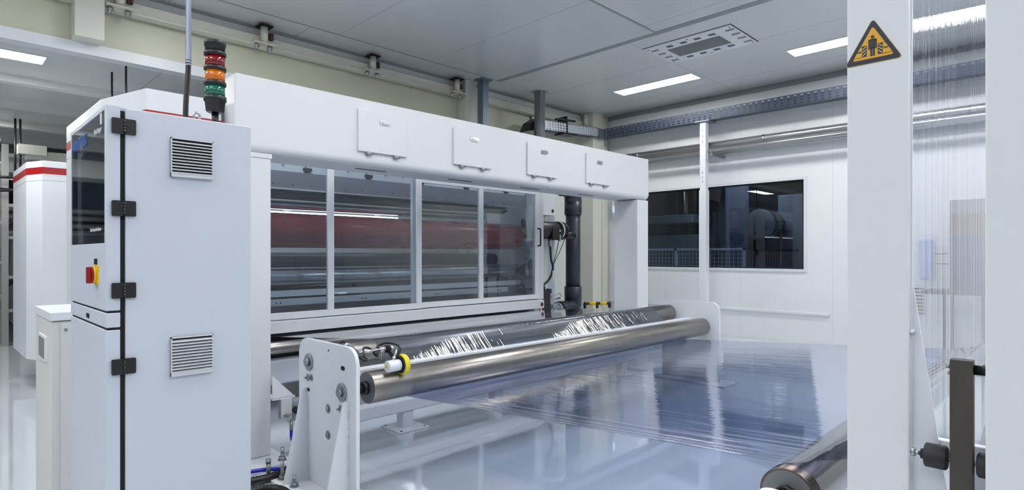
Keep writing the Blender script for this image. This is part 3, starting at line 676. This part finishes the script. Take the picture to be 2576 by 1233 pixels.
# upper side door with window
sd = part(t, 'side_door', grey_cab, box(X0, .552, Y0+.001, Y0+.03, 1.275, ZT+.005, .004, 3), box(X0, X0+.025, Y0+.03, Y1, 1.275, 1.545, .002),
          box(X0, X0+.025, Y1-.012, Y1, 1.545, ZT+.005), box(X0, .55, Y0+.03, Y1, ZT-.012, ZT+.004))
part(sd, 'window_pane', darkglass, box(X0+.002, X0+.006, Y0+.02, Y1-.012, 1.547, ZT-.008))
part(sd, 'lettering', textb, textg('WINTRISS', .078, (X0-.0005, 3.50, 1.985), (0,-1,0), (0,0,1), .0008, .95), label='blue lettering')
part(sd, 'caption', textw, textg('Web Ranger', .034, (X0-.0005, 3.0, 2.0), (0,-1,0), (0,0,1), .0008, .85), textg('Surface Inspection System', .022, (X0-.0005, 3.08, 1.597), (0,-1,0), (0,0,1), .0008, .95), box(X0-.001, X0+.001, 2.845, 2.875, 2.028, 2.072))
part(t, 'monitor', black, box(.528, .55, 2.90, 3.46, 1.62, 1.97, .004)); 
mo = t.children[-1]; part(mo, 'screen', screen, box(.525, .529, 2.92, 3.42, 1.66, 1.95))
part(t, 'shelf', darkroom, box(.515, .68, Y0+.03, Y1-.01, 1.545, 1.552))
part(t, 'drawer_front', grey_cab, box(X0, .552, Y0+.001, Y0+.03, 1.208, 1.266, .003), box(X0, X0+.02, Y0+.03, Y1, 1.208, 1.266, .003))
part(t, 'drawer_display', black, box(X0-.002, X0, 3.10, 3.16, 1.222, 1.242, .0005))
part(t, 'lower_side_door', grey_cab, box(X0, .552, Y0+.001, Y0+.03, .05, 1.198, .005, 3), box(X0, X0+.02, Y0+.03, Y1, .05, 1.198, .004))
part(t, 'dark_joint', blk, box(X0+.006, .56, Y0+.008, Y1-.01, 1.196, 1.21), box(X0+.006, .56, Y0+.008, Y1-.01, 1.264, 1.277))
part(t, 'plinth', black, box(.53, X1-.01, Y0+.03, Y1-.02, 0, .05))
part(t, 'lid', grey_cab, box(X0+.02, X1, Y0+.02, Y1, ZT-.002, ZT+.003))
for z in (2.013, 1.684, 1.355, 1.05):
    h = part(t, 'hinge', black, prism(rrect(.521, .562, z-.031, z+.031, .005), 'y', Y0-.010, Y0, .001), prism(rrect(.564, .604, z-.031, z+.031, .005), 'y', Y0-.010, Y0, .001))
    part(h, 'knuckle', black, *[cyl((.565, Y0-.010, z-.025+i*.0125), (.565, Y0-.010, z-.0135+i*.0125), .0055, 14) for i in range(4)])
for z in (1.911, 1.066):
    v = part(t, 'vent', mat('vent_plastic', (196,200,206), .5), box(.730, .896, Y0-.004, Y0, z-.083, z+.083), box(.730, .734, Y0-.014, Y0, z-.083, z+.083), box(.892, .896, Y0-.014, Y0, z-.083, z+.083), box(.730, .896, Y0-.016, Y0, z-.083, z-.066, .001), box(.730, .896, Y0-.014, Y0, z+.078, z+.083))
    part(v, 'louvre', MATS['vent_plastic'], *[prism([(Y0-.002, z-.064+i*.0129), (Y0-.018, z-.068+i*.0129), (Y0-.018, z-.065+i*.0129), (Y0-.002, z-.058+i*.0129)], 'x', .731, .895) for i in range(11)])
    part(v, 'backing', blk, box(.735, .891, Y0-.0045, Y0-.0038, z-.066, z+.078))
# rotary isolator
sw = part(t, 'isolator_plate', yel, prism(rrect(2.905, 2.985, 1.375, 1.455, .006), 'x', X0-.006, X0, .001), cyl((X0-.006, 2.945, 1.415), (X0-.014, 2.945, 1.415), .036, 30))
part(sw, 'red_knob', redk, cyl((X0-.014, 2.945, 1.415), (X0-.019, 2.945, 1.415), .034, 30, bev=.002), box(X0-.036, X0-.018, 2.935, 2.955, 1.38, 1.448, .003))
part(sw, 'lock_tab', black, box(X0-.008, X0, 2.935, 2.955, 1.458, 1.482, .001))
part(t, 'eye_bolt', zinc, cyl((.86, 2.86, ZT), (.86, 2.86, ZT+.012), .016, 16), tube([(.86+.013*math.cos(a), 2.86, ZT+.028+.018*math.sin(a)) for a in [i*math.pi/8 for i in range(17)]], .005, 10, sm=False))
single('blue_reflection', 'blue lump added for a bag reflection in the tall cabinet window', 'reflection', bluerefl,  # lump added to stand in for a blue bag reflected in the glass
       lathe((.545, 3.22, 1.553), (0,0,1), [(0,.028),(.015,.04),(.035,.036),(.055,.04),(.075,.02),(.09,.012),(.095,.003)], 14), loc=(.545, 3.22, 1.553))
cb = bpy.data.objects['blue_reflection']; cb.scale = (.8, 2.4, 1.1)
# signal tower
sx, sy = .983, 3.0
t = thing('signal_tower', 'signal light tower with red, amber and green lenses on cabinet top', 'signal light', (sx, sy, ZT+.003))
part(t, 'stem', black, cyl((sx, sy, ZT+.003), (sx, sy, 2.185), .0155, 24))
part(t, 'socket', black, lathe((sx, sy, 2.18), (0,0,1), [(0,.034),(.006,.040),(.05,.0445),(.055,.050),(.075,.050),(.078,.046)], 40))
for (z, m, nm) in ((2.256, grnl, 'green_lens'), (2.327, ambl, 'amber_lens'), (2.398, redl, 'red_lens')):
    part(t, nm, m, cyl((sx, sy, z), (sx, sy, z+.054), .0435, 40))
    part(t, 'collar', black, lathe((sx, sy, z+.052), (0,0,1), [(0,.046),(.002,.049),(.017,.049),(.020,.046)], 40))
part(t, 'cap', black, lathe((sx, sy, 2.468), (0,0,1), [(0,.0435),(.026,.0435),(.028,.047),(.046,.048),(.052,.045),(.055,.035)], 40))
# conduit
t = thing('conduit', 'slim aluminium conduit dropping from ceiling onto the tall cabinet', 'conduit', (.924, 3.2, ZT))
part(t, 'pipe', mat('aluminium_tube', (196,200,216), .3, .7), cyl((.924, 3.2, 2.44), (.924, 3.2, CZ), .0125, 24))
part(t, 'corrugated_sleeve', black, tube([(.924, 3.2, 2.47), (.922, 3.2, 2.40), (.91, 3.19, 2.25), (.905, 3.18, ZT+.003)], .0135, 16, ribs=.005))

# small white cabinet
t = thing('low_cabinet', 'low white cabinet with slotted door behind the tall cabinet', 'cabinet', (.75, 4.5, 0))
part(t, 'body', off, box(.50, .89, 4.18, 4.82, .0, 1.118, .004))
part(t, 'lid', white2, box(.495, .895, 4.17, 4.83, 1.122, 1.17, .003))
part(t, 'door', off, box(.545, .88, 4.168, 4.18, .03, 1.112, .003))
part(t, 'door_screw', zinc, cyl((.566, 4.16, 1.07), (.566, 4.168, 1.07), .008, 12))
part(t, 'slot', blk, *[prism(rrect(.596, .70, 1.0-i*.0655, 1.048-i*.0655, .006), 'y', 4.1665, 4.1681) for i in (0,1,2,3,4,6,7,8,9,10)])
vt = part(t, 'side_vent', white2, prism(rrect(4.33, 4.62, .87, 1.02, .01), 'x', .49, .50, .002))
part(vt, 'mesh_insert', mat('vent_mesh', (120,124,130), .6, var=.3, nscale=(10,10,300)), box(.4885, .4905, 4.36, 4.59, .885, 1.005))
# towers
def tower(pts, z0, z1, s0, s1, name, label):
    t = thing(name, label, 'machine', (pts[0][0], pts[0][1], 0))
    part(t, 'housing', white2, prism(pts, 'z', z0, z1, .004))
    ins = [(p[0]+(.12 if i > 2 or i == 0 else .10), p[1]+.0) for i, p in enumerate(pts)]
    cx = sum(p[0] for p in pts)/len(pts); cy = sum(p[1] for p in pts)/len(pts)
    sc = lambda f: [(cx+(p[0]-cx)*f, cy+(p[1]-cy)*f) for p in pts]
    part(t, 'stripe', redm, prism([(p[0]+(p[0]-cx)*.004, p[1]+(p[1]-cy)*.004) for p in pts], 'z', s0, s1))
    part(t, 'plinth', blk, prism(sc(.72), 'z', 0, z0))  # black block paints the shaded gap under the raised housing
    part(t, 'joint', trimg, prism([(p[0]+(p[0]-cx)*.001, p[1]+(p[1]-cy)*.001) for p in pts], 'z', s0-.075, s0-.071))
    return t
t2 = tower([(1.03,4.45),(1.5,4.45),(1.5,6.3),(.86,6.3),(.878,5.0)], .12, 2.6, 2.387, 2.458, 'end_housing', 'tall white machine end housing with red stripe beside the portal')
t1 = tower([(.905,8.19),(2.7,8.19),(2.7,9.6),(.775,9.6),(.795,8.47)], .33, 2.53, 2.387, 2.46, 'end_housing', 'farther white machine housing with red stripe, beyond the low cabinet')
# hanging rods
for (x, y, zb, lb) in ((1.57, 7.62, 2.9, 'longer, thicker-looking dark rod hanging nearest the cream beam'), (1.52, 8.05, 2.9, 'shorter dark rod hanging farther from the cream beam')):
    single('hanger_rod', lb, 'rod', black, cyl((x, y, zb), (x, y, AZ), .011, 10), loc=(x, y, zb), group='threaded rods under the low ceiling')

# ============================================================ main machine behind glass
GY = 5.6
t = thing('film_machine', 'white film processing machine with glazed sliding guards and red roller', 'machine', (4.1, 6.3, 0))
MX0, MX1 = 1.95, 6.33
part(t, 'front_beam', white, box(MX0, 6.14, GY-.1, GY+.1, .747, .862, .006))
part(t, 'side_frame', mat('machine_inside_paint', (196,202,208), .45), box(MX1, MX1+.03, 5.74, 6.9, .2, 2.6))
part(t, 'side_frame', MATS['machine_inside_paint'], box(MX0-.03, MX0, 5.7, 6.9, .2, 2.6))
part(t, 'end_post', white, box(6.13, 6.24, GY+.0, GY+.12, .862, 2.6, .006))
part(t, 'base_beam', white2, box(MX0, 6.4, 5.7, 5.85, .22, .46, .02))
part(t, 'foot', white2, *[box(x, x+.15, 5.7, 7.0, 0, .22) for x in (2.1, 4.1, 6.1)])
part(t, 'leg', white, box(6.04, 6.14, GY, GY+.1, 0, .75))
part(t, 'rear_beam', MATS['machine_inside_paint'], box(MX0, MX1, 6.85, 6.9, 2.3, 2.6), box(MX0, MX1, 6.85, 6.9, .2, 1.0))
part(t, 'floor_pan', slate, box(MX0, MX1, 5.7, 6.85, .86, .88))
part(t, 'top_cover', white2, prism([(5.80, 2.34), (6.00, 2.20), (6.05, 2.20), (6.2, 2.3), (6.2, 2.6), (5.80, 2.6)], 'x', MX0, 6.05))
part(t, 'cover_screws', trimg, *[cyl((2.1+i*.205, 5.955, 2.225), (2.1+i*.205, 5.965, 2.237), .009, 8) for i in range(20)])
for i in range(5): part(t, 'hook', black, box(2.75+i*.72, 2.84+i*.72, 5.775, 5.80, 2.36, 2.39), box(2.77+i*.72, 2.82+i*.72, 5.77, 5.80, 2.34, 2.362))
part(t, 'rivet_row', trimg, *[cyl((2.3+i*.24, 5.79, 2.41), (2.3+i*.24, 5.80, 2.41), .014, 10) for i in range(16) ])
part(t, 'scraper_bar', slate, box(MX0, 6.05, 6.2, 6.3, 2.10, 2.2), box(MX0, 6.05, 6.15, 6.2, 2.12, 2.15), box(MX0, 6.05, 6.15, 6.2, 2.17, 2.19))
roller('idler_roller', MX0, 5.7, (6.35, 2.045), .052, silver, par=t, label='slim grey idler roller')
roller('rubber_roller', MX0, 6.15, (6.1, 1.755), .185, redroll, par=t, stub=.17, label='large red rubber-covered roller')
part(t, 'roller_hub', slate, lathe((6.15, 6.1, 1.755), (1,0,0), [(0,.05),(.03,.08),(.06,.11),(.09,.11),(.1,.07),(.18,.07)], 32), label='dark grooved roller hub')
roller('dark_roller', MX0, 6.1, (6.5, 1.42), .1, slate, par=t)
roller('chill_roller', MX0, 6.2, (6.1, 1.262), .098, silver, par=t, label='polished silver roller')
part(t, 'drum_shade', slate, box(MX0, 6.2, 6.3, 6.5, .95, 1.2))
part(t, 'rail', white2, box(MX0, 6.2, 6.02, 6.07, 1.056, 1.12, .003))
part(t, 'rail', white2, box(MX0, 5.9, 5.98, 6.02, .965, 1.035, .003))
part(t, 'rail', white2, box(MX0, 6.1, 6.62, 6.66, 1.93, 2.0, .003), *[box(x, x+.09, 6.6, 6.62, 1.9, 2.03) for x in (2.9, 4.1, 5.3)])
part(t, 'rail_holes', blk, *[cyl((x, 5.979, .995), (x, 5.981, .995), .009, 10) for x0 in (2.55, 3.55, 4.6, 5.7) for x in (x0, x0+.045)])
part(t, 'tube_lamp', tubem, cyl((2.0, 6.38, 1.965), (4.3, 6.38, 1.965), .0065, 12), label='lit white tube lamp')
part(t, 'wrap_shield', white2, prism([(5.80,1.70),(5.90,1.74),(5.97,2.12),(5.93,2.2),(5.8,2.22)], 'x', 6.22, 6.24), prism([(5.80,1.70),(5.88,1.68),(6.03,1.70),(5.9,1.74)], 'x', 6.18, 6.33))
part(t, 'actuator', zinc, cyl((6.24, 5.92, 1.14), (6.24, 5.92, 1.32), .04, 24), cyl((6.24, 5.92, 1.32), (6.24, 5.95, 1.46), .014), box(6.2, 6.28, 5.89, 5.95, 1.42, 1.46), label='small steel air cylinder')
part(t, 'hose', black, tube([(6.28, 5.9, 1.32), (6.3, 5.85, 1.33), (6.31, 5.83, 1.2), (6.3, 5.84, 1.0), (6.3, 5.85, .9)], .008), tube([(6.3, 5.78, 1.55), (6.31, 5.77, 1.5), (6.3, 5.75, 1.42), (6.3, 5.76, 1.2), (6.3,5.76,.9)], .009), tube([(6.15,6.15,1.15),(6.2,6.05,1.08),(6.25,5.98,1.0),(6.26,5.96,.9)], .012), tube([(6.2,6.2,1.2),(6.22,6.1,1.05),(6.24,6.02,.95),(6.24,6.0,.9)], .012))
part(t, 'fixture', darkroom, box(6.29, 6.33, 6.0, 6.1, 1.9, 2.02), box(6.29, 6.33, 5.95, 6.0, 1.52, 1.57), prism([(6.2,1.30),(5.9,1.42),(5.83,1.36),(6.1,1.18)], 'x', 6.3, 6.33), cyl((6.25,5.84,1.34),(6.33,5.84,1.34),.03), box(6.2,6.33,5.9,6.1,.93,1.0))
part(t, 'switch_box', black, box(6.2, 6.28, 5.66, 5.72, 1.48, 1.6))
part(t, 'switch_plate', white2, box(6.17, 6.2, 5.65, 5.68, 1.54, 1.66))
def sliding(x0, x1, xm, y, zt, name='sliding_guard'):
    d = part(t, name, white2, box(x0, x1, y-.02, y+.02, .875, .938, .003), box(x0, x1, y-.02, y+.02, zt-.05, zt, .003),
             box(x0, x0+.05, y-.02, y+.02, .938, zt-.05, .002), box(x1-.07, x1, y-.02, y+.02, .938, zt-.05, .002), box(xm-.034, xm+.034, y-.02, y+.02, .938, zt-.05, .002))
    part(d, 'pane', guardg, box(x0+.05, x1-.07, y-.003, y+.003, .938, zt-.05)); return d
sliding(MX0-.1, 4.06, 2.926, GY-.045, 2.62)
d2 = sliding(3.96, 6.12, 5.03, GY, 2.39)
part(d2, 'handle', black, tube([(6.085, GY-.025, 1.86), (6.085, GY-.075, 1.855), (6.085, GY-.08, 1.83), (6.085, GY-.08, 1.66), (6.085, GY-.075, 1.625), (6.085, GY-.025, 1.62)], .011, 12, k=3), label='black pull handle')
part(d2, 'handle_plate', white2, box(6.05, 6.12, GY-.026, GY-.02, 1.60, 1.90, .001))
def nosign(par, x, y, z):
    part(par, 'prohibition_sticker', white2, cyl((x, y, z), (x, y-.001, z), .034, 28))
    st = par.children[-1]
    part(st, 'ring', redk, lathe((x, y-.001, z), (0,-1,0), [(0,.03),(.0006,.03)], 28))
    part(st, 'symbol', signd, lathe((x, y-.0017, z), (0,-1,0), [(0,.024),(.0003,.024)], 28), box(x-.012, x+.012, y-.003, y-.0021, z-.012, z+.006))
nosign(t, 6.09, GY-.101, .80)
# machine rollers below the beam
roller('lower_roller', MX0, 6.15, (6.02, .56), .14, slate, par=t, label='dark roller under the front beam')
roller('entry_roller', MX0, 6.15, (5.25, .655), .055, rollm, par=t, label='slim steel roller in front of beam')
part(t, 'bearing_block', darkroom, box(6.15, 6.3, 5.18, 5.33, .58, .74), box(1.87, 1.95, 5.18, 5.33, .58, .74))
part(t, 'bearing_bracket', white2, box(6.2, 6.3, 5.2, 5.6, .3, .58), box(1.87, 1.95, 5.2, 5.7, .3, .58))
# outer housing at the right of the machine
part(t, 'outer_panel', wallp, box(6.6, 6.98, 6.18, 6.3, .1, 2.55), label='grey outer panel')
part(t, 'outer_panel', mat('bluish_panel', (168,178,192), .45), box(6.99, 7.17, 6.2, 6.26, .1, 2.6))
jb = part(t, 'terminal_box', white, box(6.64, 6.93, 5.98, 6.18, 2.1, 2.5, .004)); nosign(jb, 6.87, 5.979, 2.17)
part(t, 'hinge_block', black, box(6.93, 6.97, 6.05, 6.12, 2.15, 2.3))
# motor
t = thing('drive_motor', 'black servo motor with green earth wires at the machine end', 'motor', (6.9, 6.02, 1.7))
part(t, 'body', black, cyl((6.5, 6.02, 1.87), (6.98, 6.02, 1.87), .14, 10, bev=.01), cyl((6.98, 6.02, 1.87), (7.12, 6.02, 1.87), .145, 32), box(6.75, 6.99, 5.87, 5.95, 1.74, 1.9, .01))
part(t, 'end_bell', black, lathe((7.12, 6.02, 1.88), (1,0,0), [(0,.12),(.06,.12),(.1,.10),(.12,.06)], 32), cyl((7.1,5.95,1.8),(7.34,5.95,1.8),.06))
part(t, 'label_plate', textw, cyl((7.02, 6.02, 1.87), (7.05, 6.02, 1.87), .148, 32), box(6.9,6.93,5.865,5.87,1.85,1.875), box(7.08,7.11,5.885,5.89,1.84,1.865))
part(t, 'connector', zinc, cyl((6.78, 5.95, 1.75), (6.78, 5.95, 1.62), .035, 16), box(6.9, 6.94, 5.86, 5.88, 1.70, 1.8, .005), cyl((6.84,5.95,1.75),(6.84,5.95,1.66),.03))
part(t, 'earth_wire', greenw, tube([(6.93, 5.9, 1.74), (6.88, 5.92, 1.5), (6.82, 5.93, 1.33)], .007), tube([(7.08, 5.9, 1.76), (6.98, 5.92, 1.56), (6.83, 5.93, 1.34)], .006), label='green wires')
part(t, 'cable', black, tube([(6.78, 5.95, 1.63), (6.79, 5.94, 1.42), (6.82, 5.93, 1.3), (6.76, 5.93, 1.15), (6.66, 5.94, 1.06), (6.5, 5.95, 1.0)], .017))
part(t, 'tag', textw, box(6.78, 6.81, 5.9, 5.905, 1.08, 1.25))
t = thing('valve_cluster', 'black valve and fittings at the foot of the machine end', 'valve', (6.8, 5.95, .4))
part(t, 'block', black, box(6.55, 6.72, 5.9, 6.1, .55, .95), cyl((6.62,5.95,.95),(6.62,5.95,1.02),.03), box(6.68,6.80,5.95,6.1,.6,.9,.02), cyl((6.78,5.98,.9),(6.78,5.98,.97),.045))
part(t, 'fitting', zinc, cyl((6.7, 5.9, .8), (6.95, 5.9, .82), .016), cyl((6.75,5.88,.7),(6.9,5.88,.75),.012), tube([(6.75,5.9,.85),(6.9,5.88,.9),(6.98,5.9,.85)], .008))
# PVC duct pipe
t = thing('duct_pipe', 'thick dark grey plastic duct pipe with elbows beside the machine', 'pipe', (7.62, 6.24, 0))
px, py, pr = 7.69, 6.24, .123
part(t, 'pipe', navy, cyl((px, py, .75), (px, py, 2.4), pr, 48))
part(t, 'elbow', navy, tube([(px, py, 2.17), (px, py, 2.40), (px-.02, py, 2.50), (px-.10, py, 2.575), (px-.22, py, 2.60), (px-.30, py, 2.60)], pr+.02, 40, k=4), cyl((px, py, 2.16), (px, py, 2.38), pr+.022, 48))
part(t, 'elbow', navy, tube([(px, py, .95), (px, py, .72), (px-.02, py, .64), (px-.10, py, .60), (px-.22, py, .59), (px-.36, py, .59)], pr+.02, 40, k=4), cyl((px, py, .74), (px, py, .96), pr+.022, 48))
part(t, 'inlet_pipe', pvcl, cyl((px-.3, py, 2.6), (7.18, py, 2.6), pr, 40))
part(t, 'outlet_pipe', pvcl, cyl((px-.36, py, .59), (7.02, py, .59), pr, 40), label='light grey pipe')
part(t, 'clamp_ring', chrome, cyl((px-.44, py, .59), (px-.40, py, .59), pr+.01, 40))
part(t, 'support', zinc, box(px-.03, px+.03, py-.03, py+.03, 0, .55))
# barrier
t = thing('safety_barrier', 'low black and yellow tubular barrier behind the portal post', 'barrier', (7.75, 5.85, 0))
bx = [(7.45, 6.1), (8.1, 5.75)]
a0, a1 = Vector((7.64, 5.95, 0)), Vector((7.99, 5.71, 0))
part(t, 'frame', black, tube([a0, a0+Vector((0,0,.64)), a0+(a1-a0)*.06+Vector((0,0,.69)), a0+(a1-a0)*.94+Vector((0,0,.69)), a1+Vector((0,0,.64)), a1], .024, 14, k=4), cyl((a0+a1)/2, (a0+a1)/2+Vector((0,0,.69)), .024))
part(t, 'yellow_sleeve', yel, cyl(a0+(a1-a0)*.15+Vector((0,0,.692)), a0+(a1-a0)*.42+Vector((0,0,.692)), .030, 20), cyl(a0+(a1-a0)*.60+Vector((0,0,.692)), a0+(a1-a0)*.86+Vector((0,0,.692)), .030, 20))

# ============================================================ cables on the floor by the portal foot
single('floor_cable', 'blue cable on the floor in front of portal foot', 'cable', blue, tube([(1.3, 3.98, .07), (1.5, 3.95, .068), (1.62, 3.93, .06), (1.8, 3.9, .03), (2.0, 4.0, .012)], .013))
single('floor_cable', 'thick black corrugated hose under the blue cable at portal foot', 'cable', black, tube([(1.2, 3.9, .03), (1.45, 3.88, .03), (1.62, 3.86, .03), (1.8, 3.93, .03), (2.2, 4.05, .03)], .03, 14, ribs=.008))
single('floor_cable', 'nearest black corrugated hose curving past the stand base', 'cable', black, tube([(1.15, 3.7, .03), (1.35, 3.72, .03), (1.5, 3.7, .03), (1.57, 3.6, .03), (1.56, 3.4, .03)], .026, 14, ribs=.008))
single('anchor_stub', 'grey steel wedge anchor standing in floor beside stand base', 'anchor', zinc, cyl((1.61, 3.90, 0), (1.61, 3.90, .13), .014, 16), cyl((1.61, 3.90, .11), (1.61, 3.90, .14), .017, 16), loc=(1.61, 3.9, 0))

# ============================================================ far wall items seen through the upright film
t = thing('notice_board', 'white notice with small black text on far wall behind film', 'notice', (WX-.02, 1.5, 1.3))
part(t, 'board', trimw, box(WX-.02, WX, 1.36, 1.66, 1.15, 1.62))
part(t, 'lettering', black, *[box(WX-.021, WX-.0195, 1.40, 1.62, z, z+.014) for z in (1.50, 1.36)])
single('dispenser', 'pale blue wall dispenser behind the upright film', 'dispenser', paleb, box(WX-.1, WX, 1.62, 1.80, 1.14, 1.72, .04, 3), loc=(WX-.05, 1.7, 1.14))
t = thing('supply_shelf', 'shelf of blue and brown boxes seen through the upright film', 'shelf', (9.6, 1.3, 0))
part(t, 'frame', slate, box(9.3, 9.9, 1.0, 1.42, .0, .03), *[box(x, x+.03, y, y+.03, 0, 1.0) for x in (9.3, 9.87) for y in (1.0, 1.39)], box(9.3, 9.9, .9, 1.65, .98, 1.03))
for (z0, z1, m, lab) in ((1.03, 1.75, bluebin, 'tall blue bin on the shelf behind the film'), (1.751, 2.02, brown, 'brown box on top of the blue bin'), (2.021, 2.2, mat('grey_carton', (110,112,124), .7), 'grey carton on top of the brown box')):
    single('storage_box', lab, 'box', m, box(9.35, 9.75, 1.0, 1.36, z0, z1, .008), loc=(9.55, 1.2, z0))
t = thing('wall_vent', 'slatted grey vent low on far wall beside sign post', 'vent', (WX-.02, 1.85, .9))
part(t, 'frame', trimw, box(WX-.01, WX, 1.72, 2.1, .62, 1.08))
part(t, 'slat', slate, *[box(WX-.018, WX-.01, 1.74, 2.08, .65+i*.05, .672+i*.05) for i in range(8)])

# ============================================================ far left background (annex)
t = thing('aluminium_frame', 'upright aluminium frame with rungs at far left of annex', 'frame', (.92, 12.6, 0))
alu = mat('aluminium_profile', (176,178,176), .3, .7)
part(t, 'upright', alu, box(.87, .96, 12.6, 12.69, 0, 3.3))
part(t, 'upright', alu, box(.87, .96, 13.0, 13.09, 0, 2.9))
for z in (.55, 1.1, 1.75, 2.28, 2.72, 3.1): part(t, 'rung', alu, box(.89, 2.4, 12.62, 12.66, z, z+.05), box(-.2, .87, 12.62, 12.66, z+.25, z+.29))
t = thing('process_machine', 'dark machinery with stairs and pipes in the annex behind frame', 'machine', (1, 14.5, 0))
part(t, 'body', mat('dim_white_panel', (170,172,178), .5), box(1.15, 3.5, 13.2, 15, .2, 2.3), box(-2, .8, 15.5, 16.5, 1.2, 2.0))
part(t, 'dark_body', darkroom, box(-3, .75, 14.6, 15.6, 0, 1.6), box(-3, 4, 16.6, 17.4, 0, 3.2))
part(t, 'stair_stringer', black, prism([(-.3, 1.2), (1.6, 2.4), (1.6, 2.3), (-.3, 1.1)], 'y', 13.12, 13.18), prism([(-.3, .3), (1.6, 1.4), (1.6, 1.3), (-.3, .2)], 'y', 13.12, 13.18))
part(t, 'pipework', alu, *[cyl((-2, 14.3, z), (3, 14.3, z), .05, 16) for z in (1.9, 2.05, 2.2, 2.35)])
t = thing('pipe_header', 'pale overhead manifold with hanging valves in the annex', 'pipework', (1.4, 11.8, 3.1))
part(t, 'manifold', creamlt, box(1.1, 2.4, 11.75, 11.95, 2.98, 3.12, .01), box(1.0, 1.35, 11.7, 12, 3.05, 3.2), box(1.75, 2.1, 11.7, 12, 3.02, 3.2))
part(t, 'valve', black, cyl((1.25, 11.85, 2.78), (1.25, 11.85, 2.96), .04), cyl((1.85, 11.85, 2.7), (1.85, 11.85, 2.96), .05), cyl((2.2, 11.85, 2.5), (2.2, 11.85, 2.96), .02))
part(t, 'drop_rod', black, cyl((.98, 11.85, 2.4), (.98, 11.85, AZ), .015), cyl((1.04, 11.85, 2.4), (1.04, 11.85, AZ), .015))
single('hanging_cables', 'black cables looping under the annex ceiling', 'cable', black, tube([(-.5, 12.2, 2.85), (.6, 12.2, 2.72), (1.2, 12.2, 2.75), (1.5, 12.2, 2.82), (1.7, 12.2, 2.7), (1.75,12.2,2.3)], .022), tube([(-.5, 12.2, 2.7), (.6, 12.2, 2.5), (1.4, 12.2, 2.55), (1.8, 12.2, 2.35)], .02), tube([(-.5, 12.2, 2.6), (.5, 12.2, 2.55), (1.2, 12.2, 2.5), (1.6, 12.2, 2.3)], .015))
single('duct', 'grey sheet-metal duct crossing the annex under its ceiling', 'duct', off, box(-8, 9.5, 13.6, 14.4, 2.95, 3.3, .02), loc=(0, 14, 3))
bpy.context.view_layer.update()
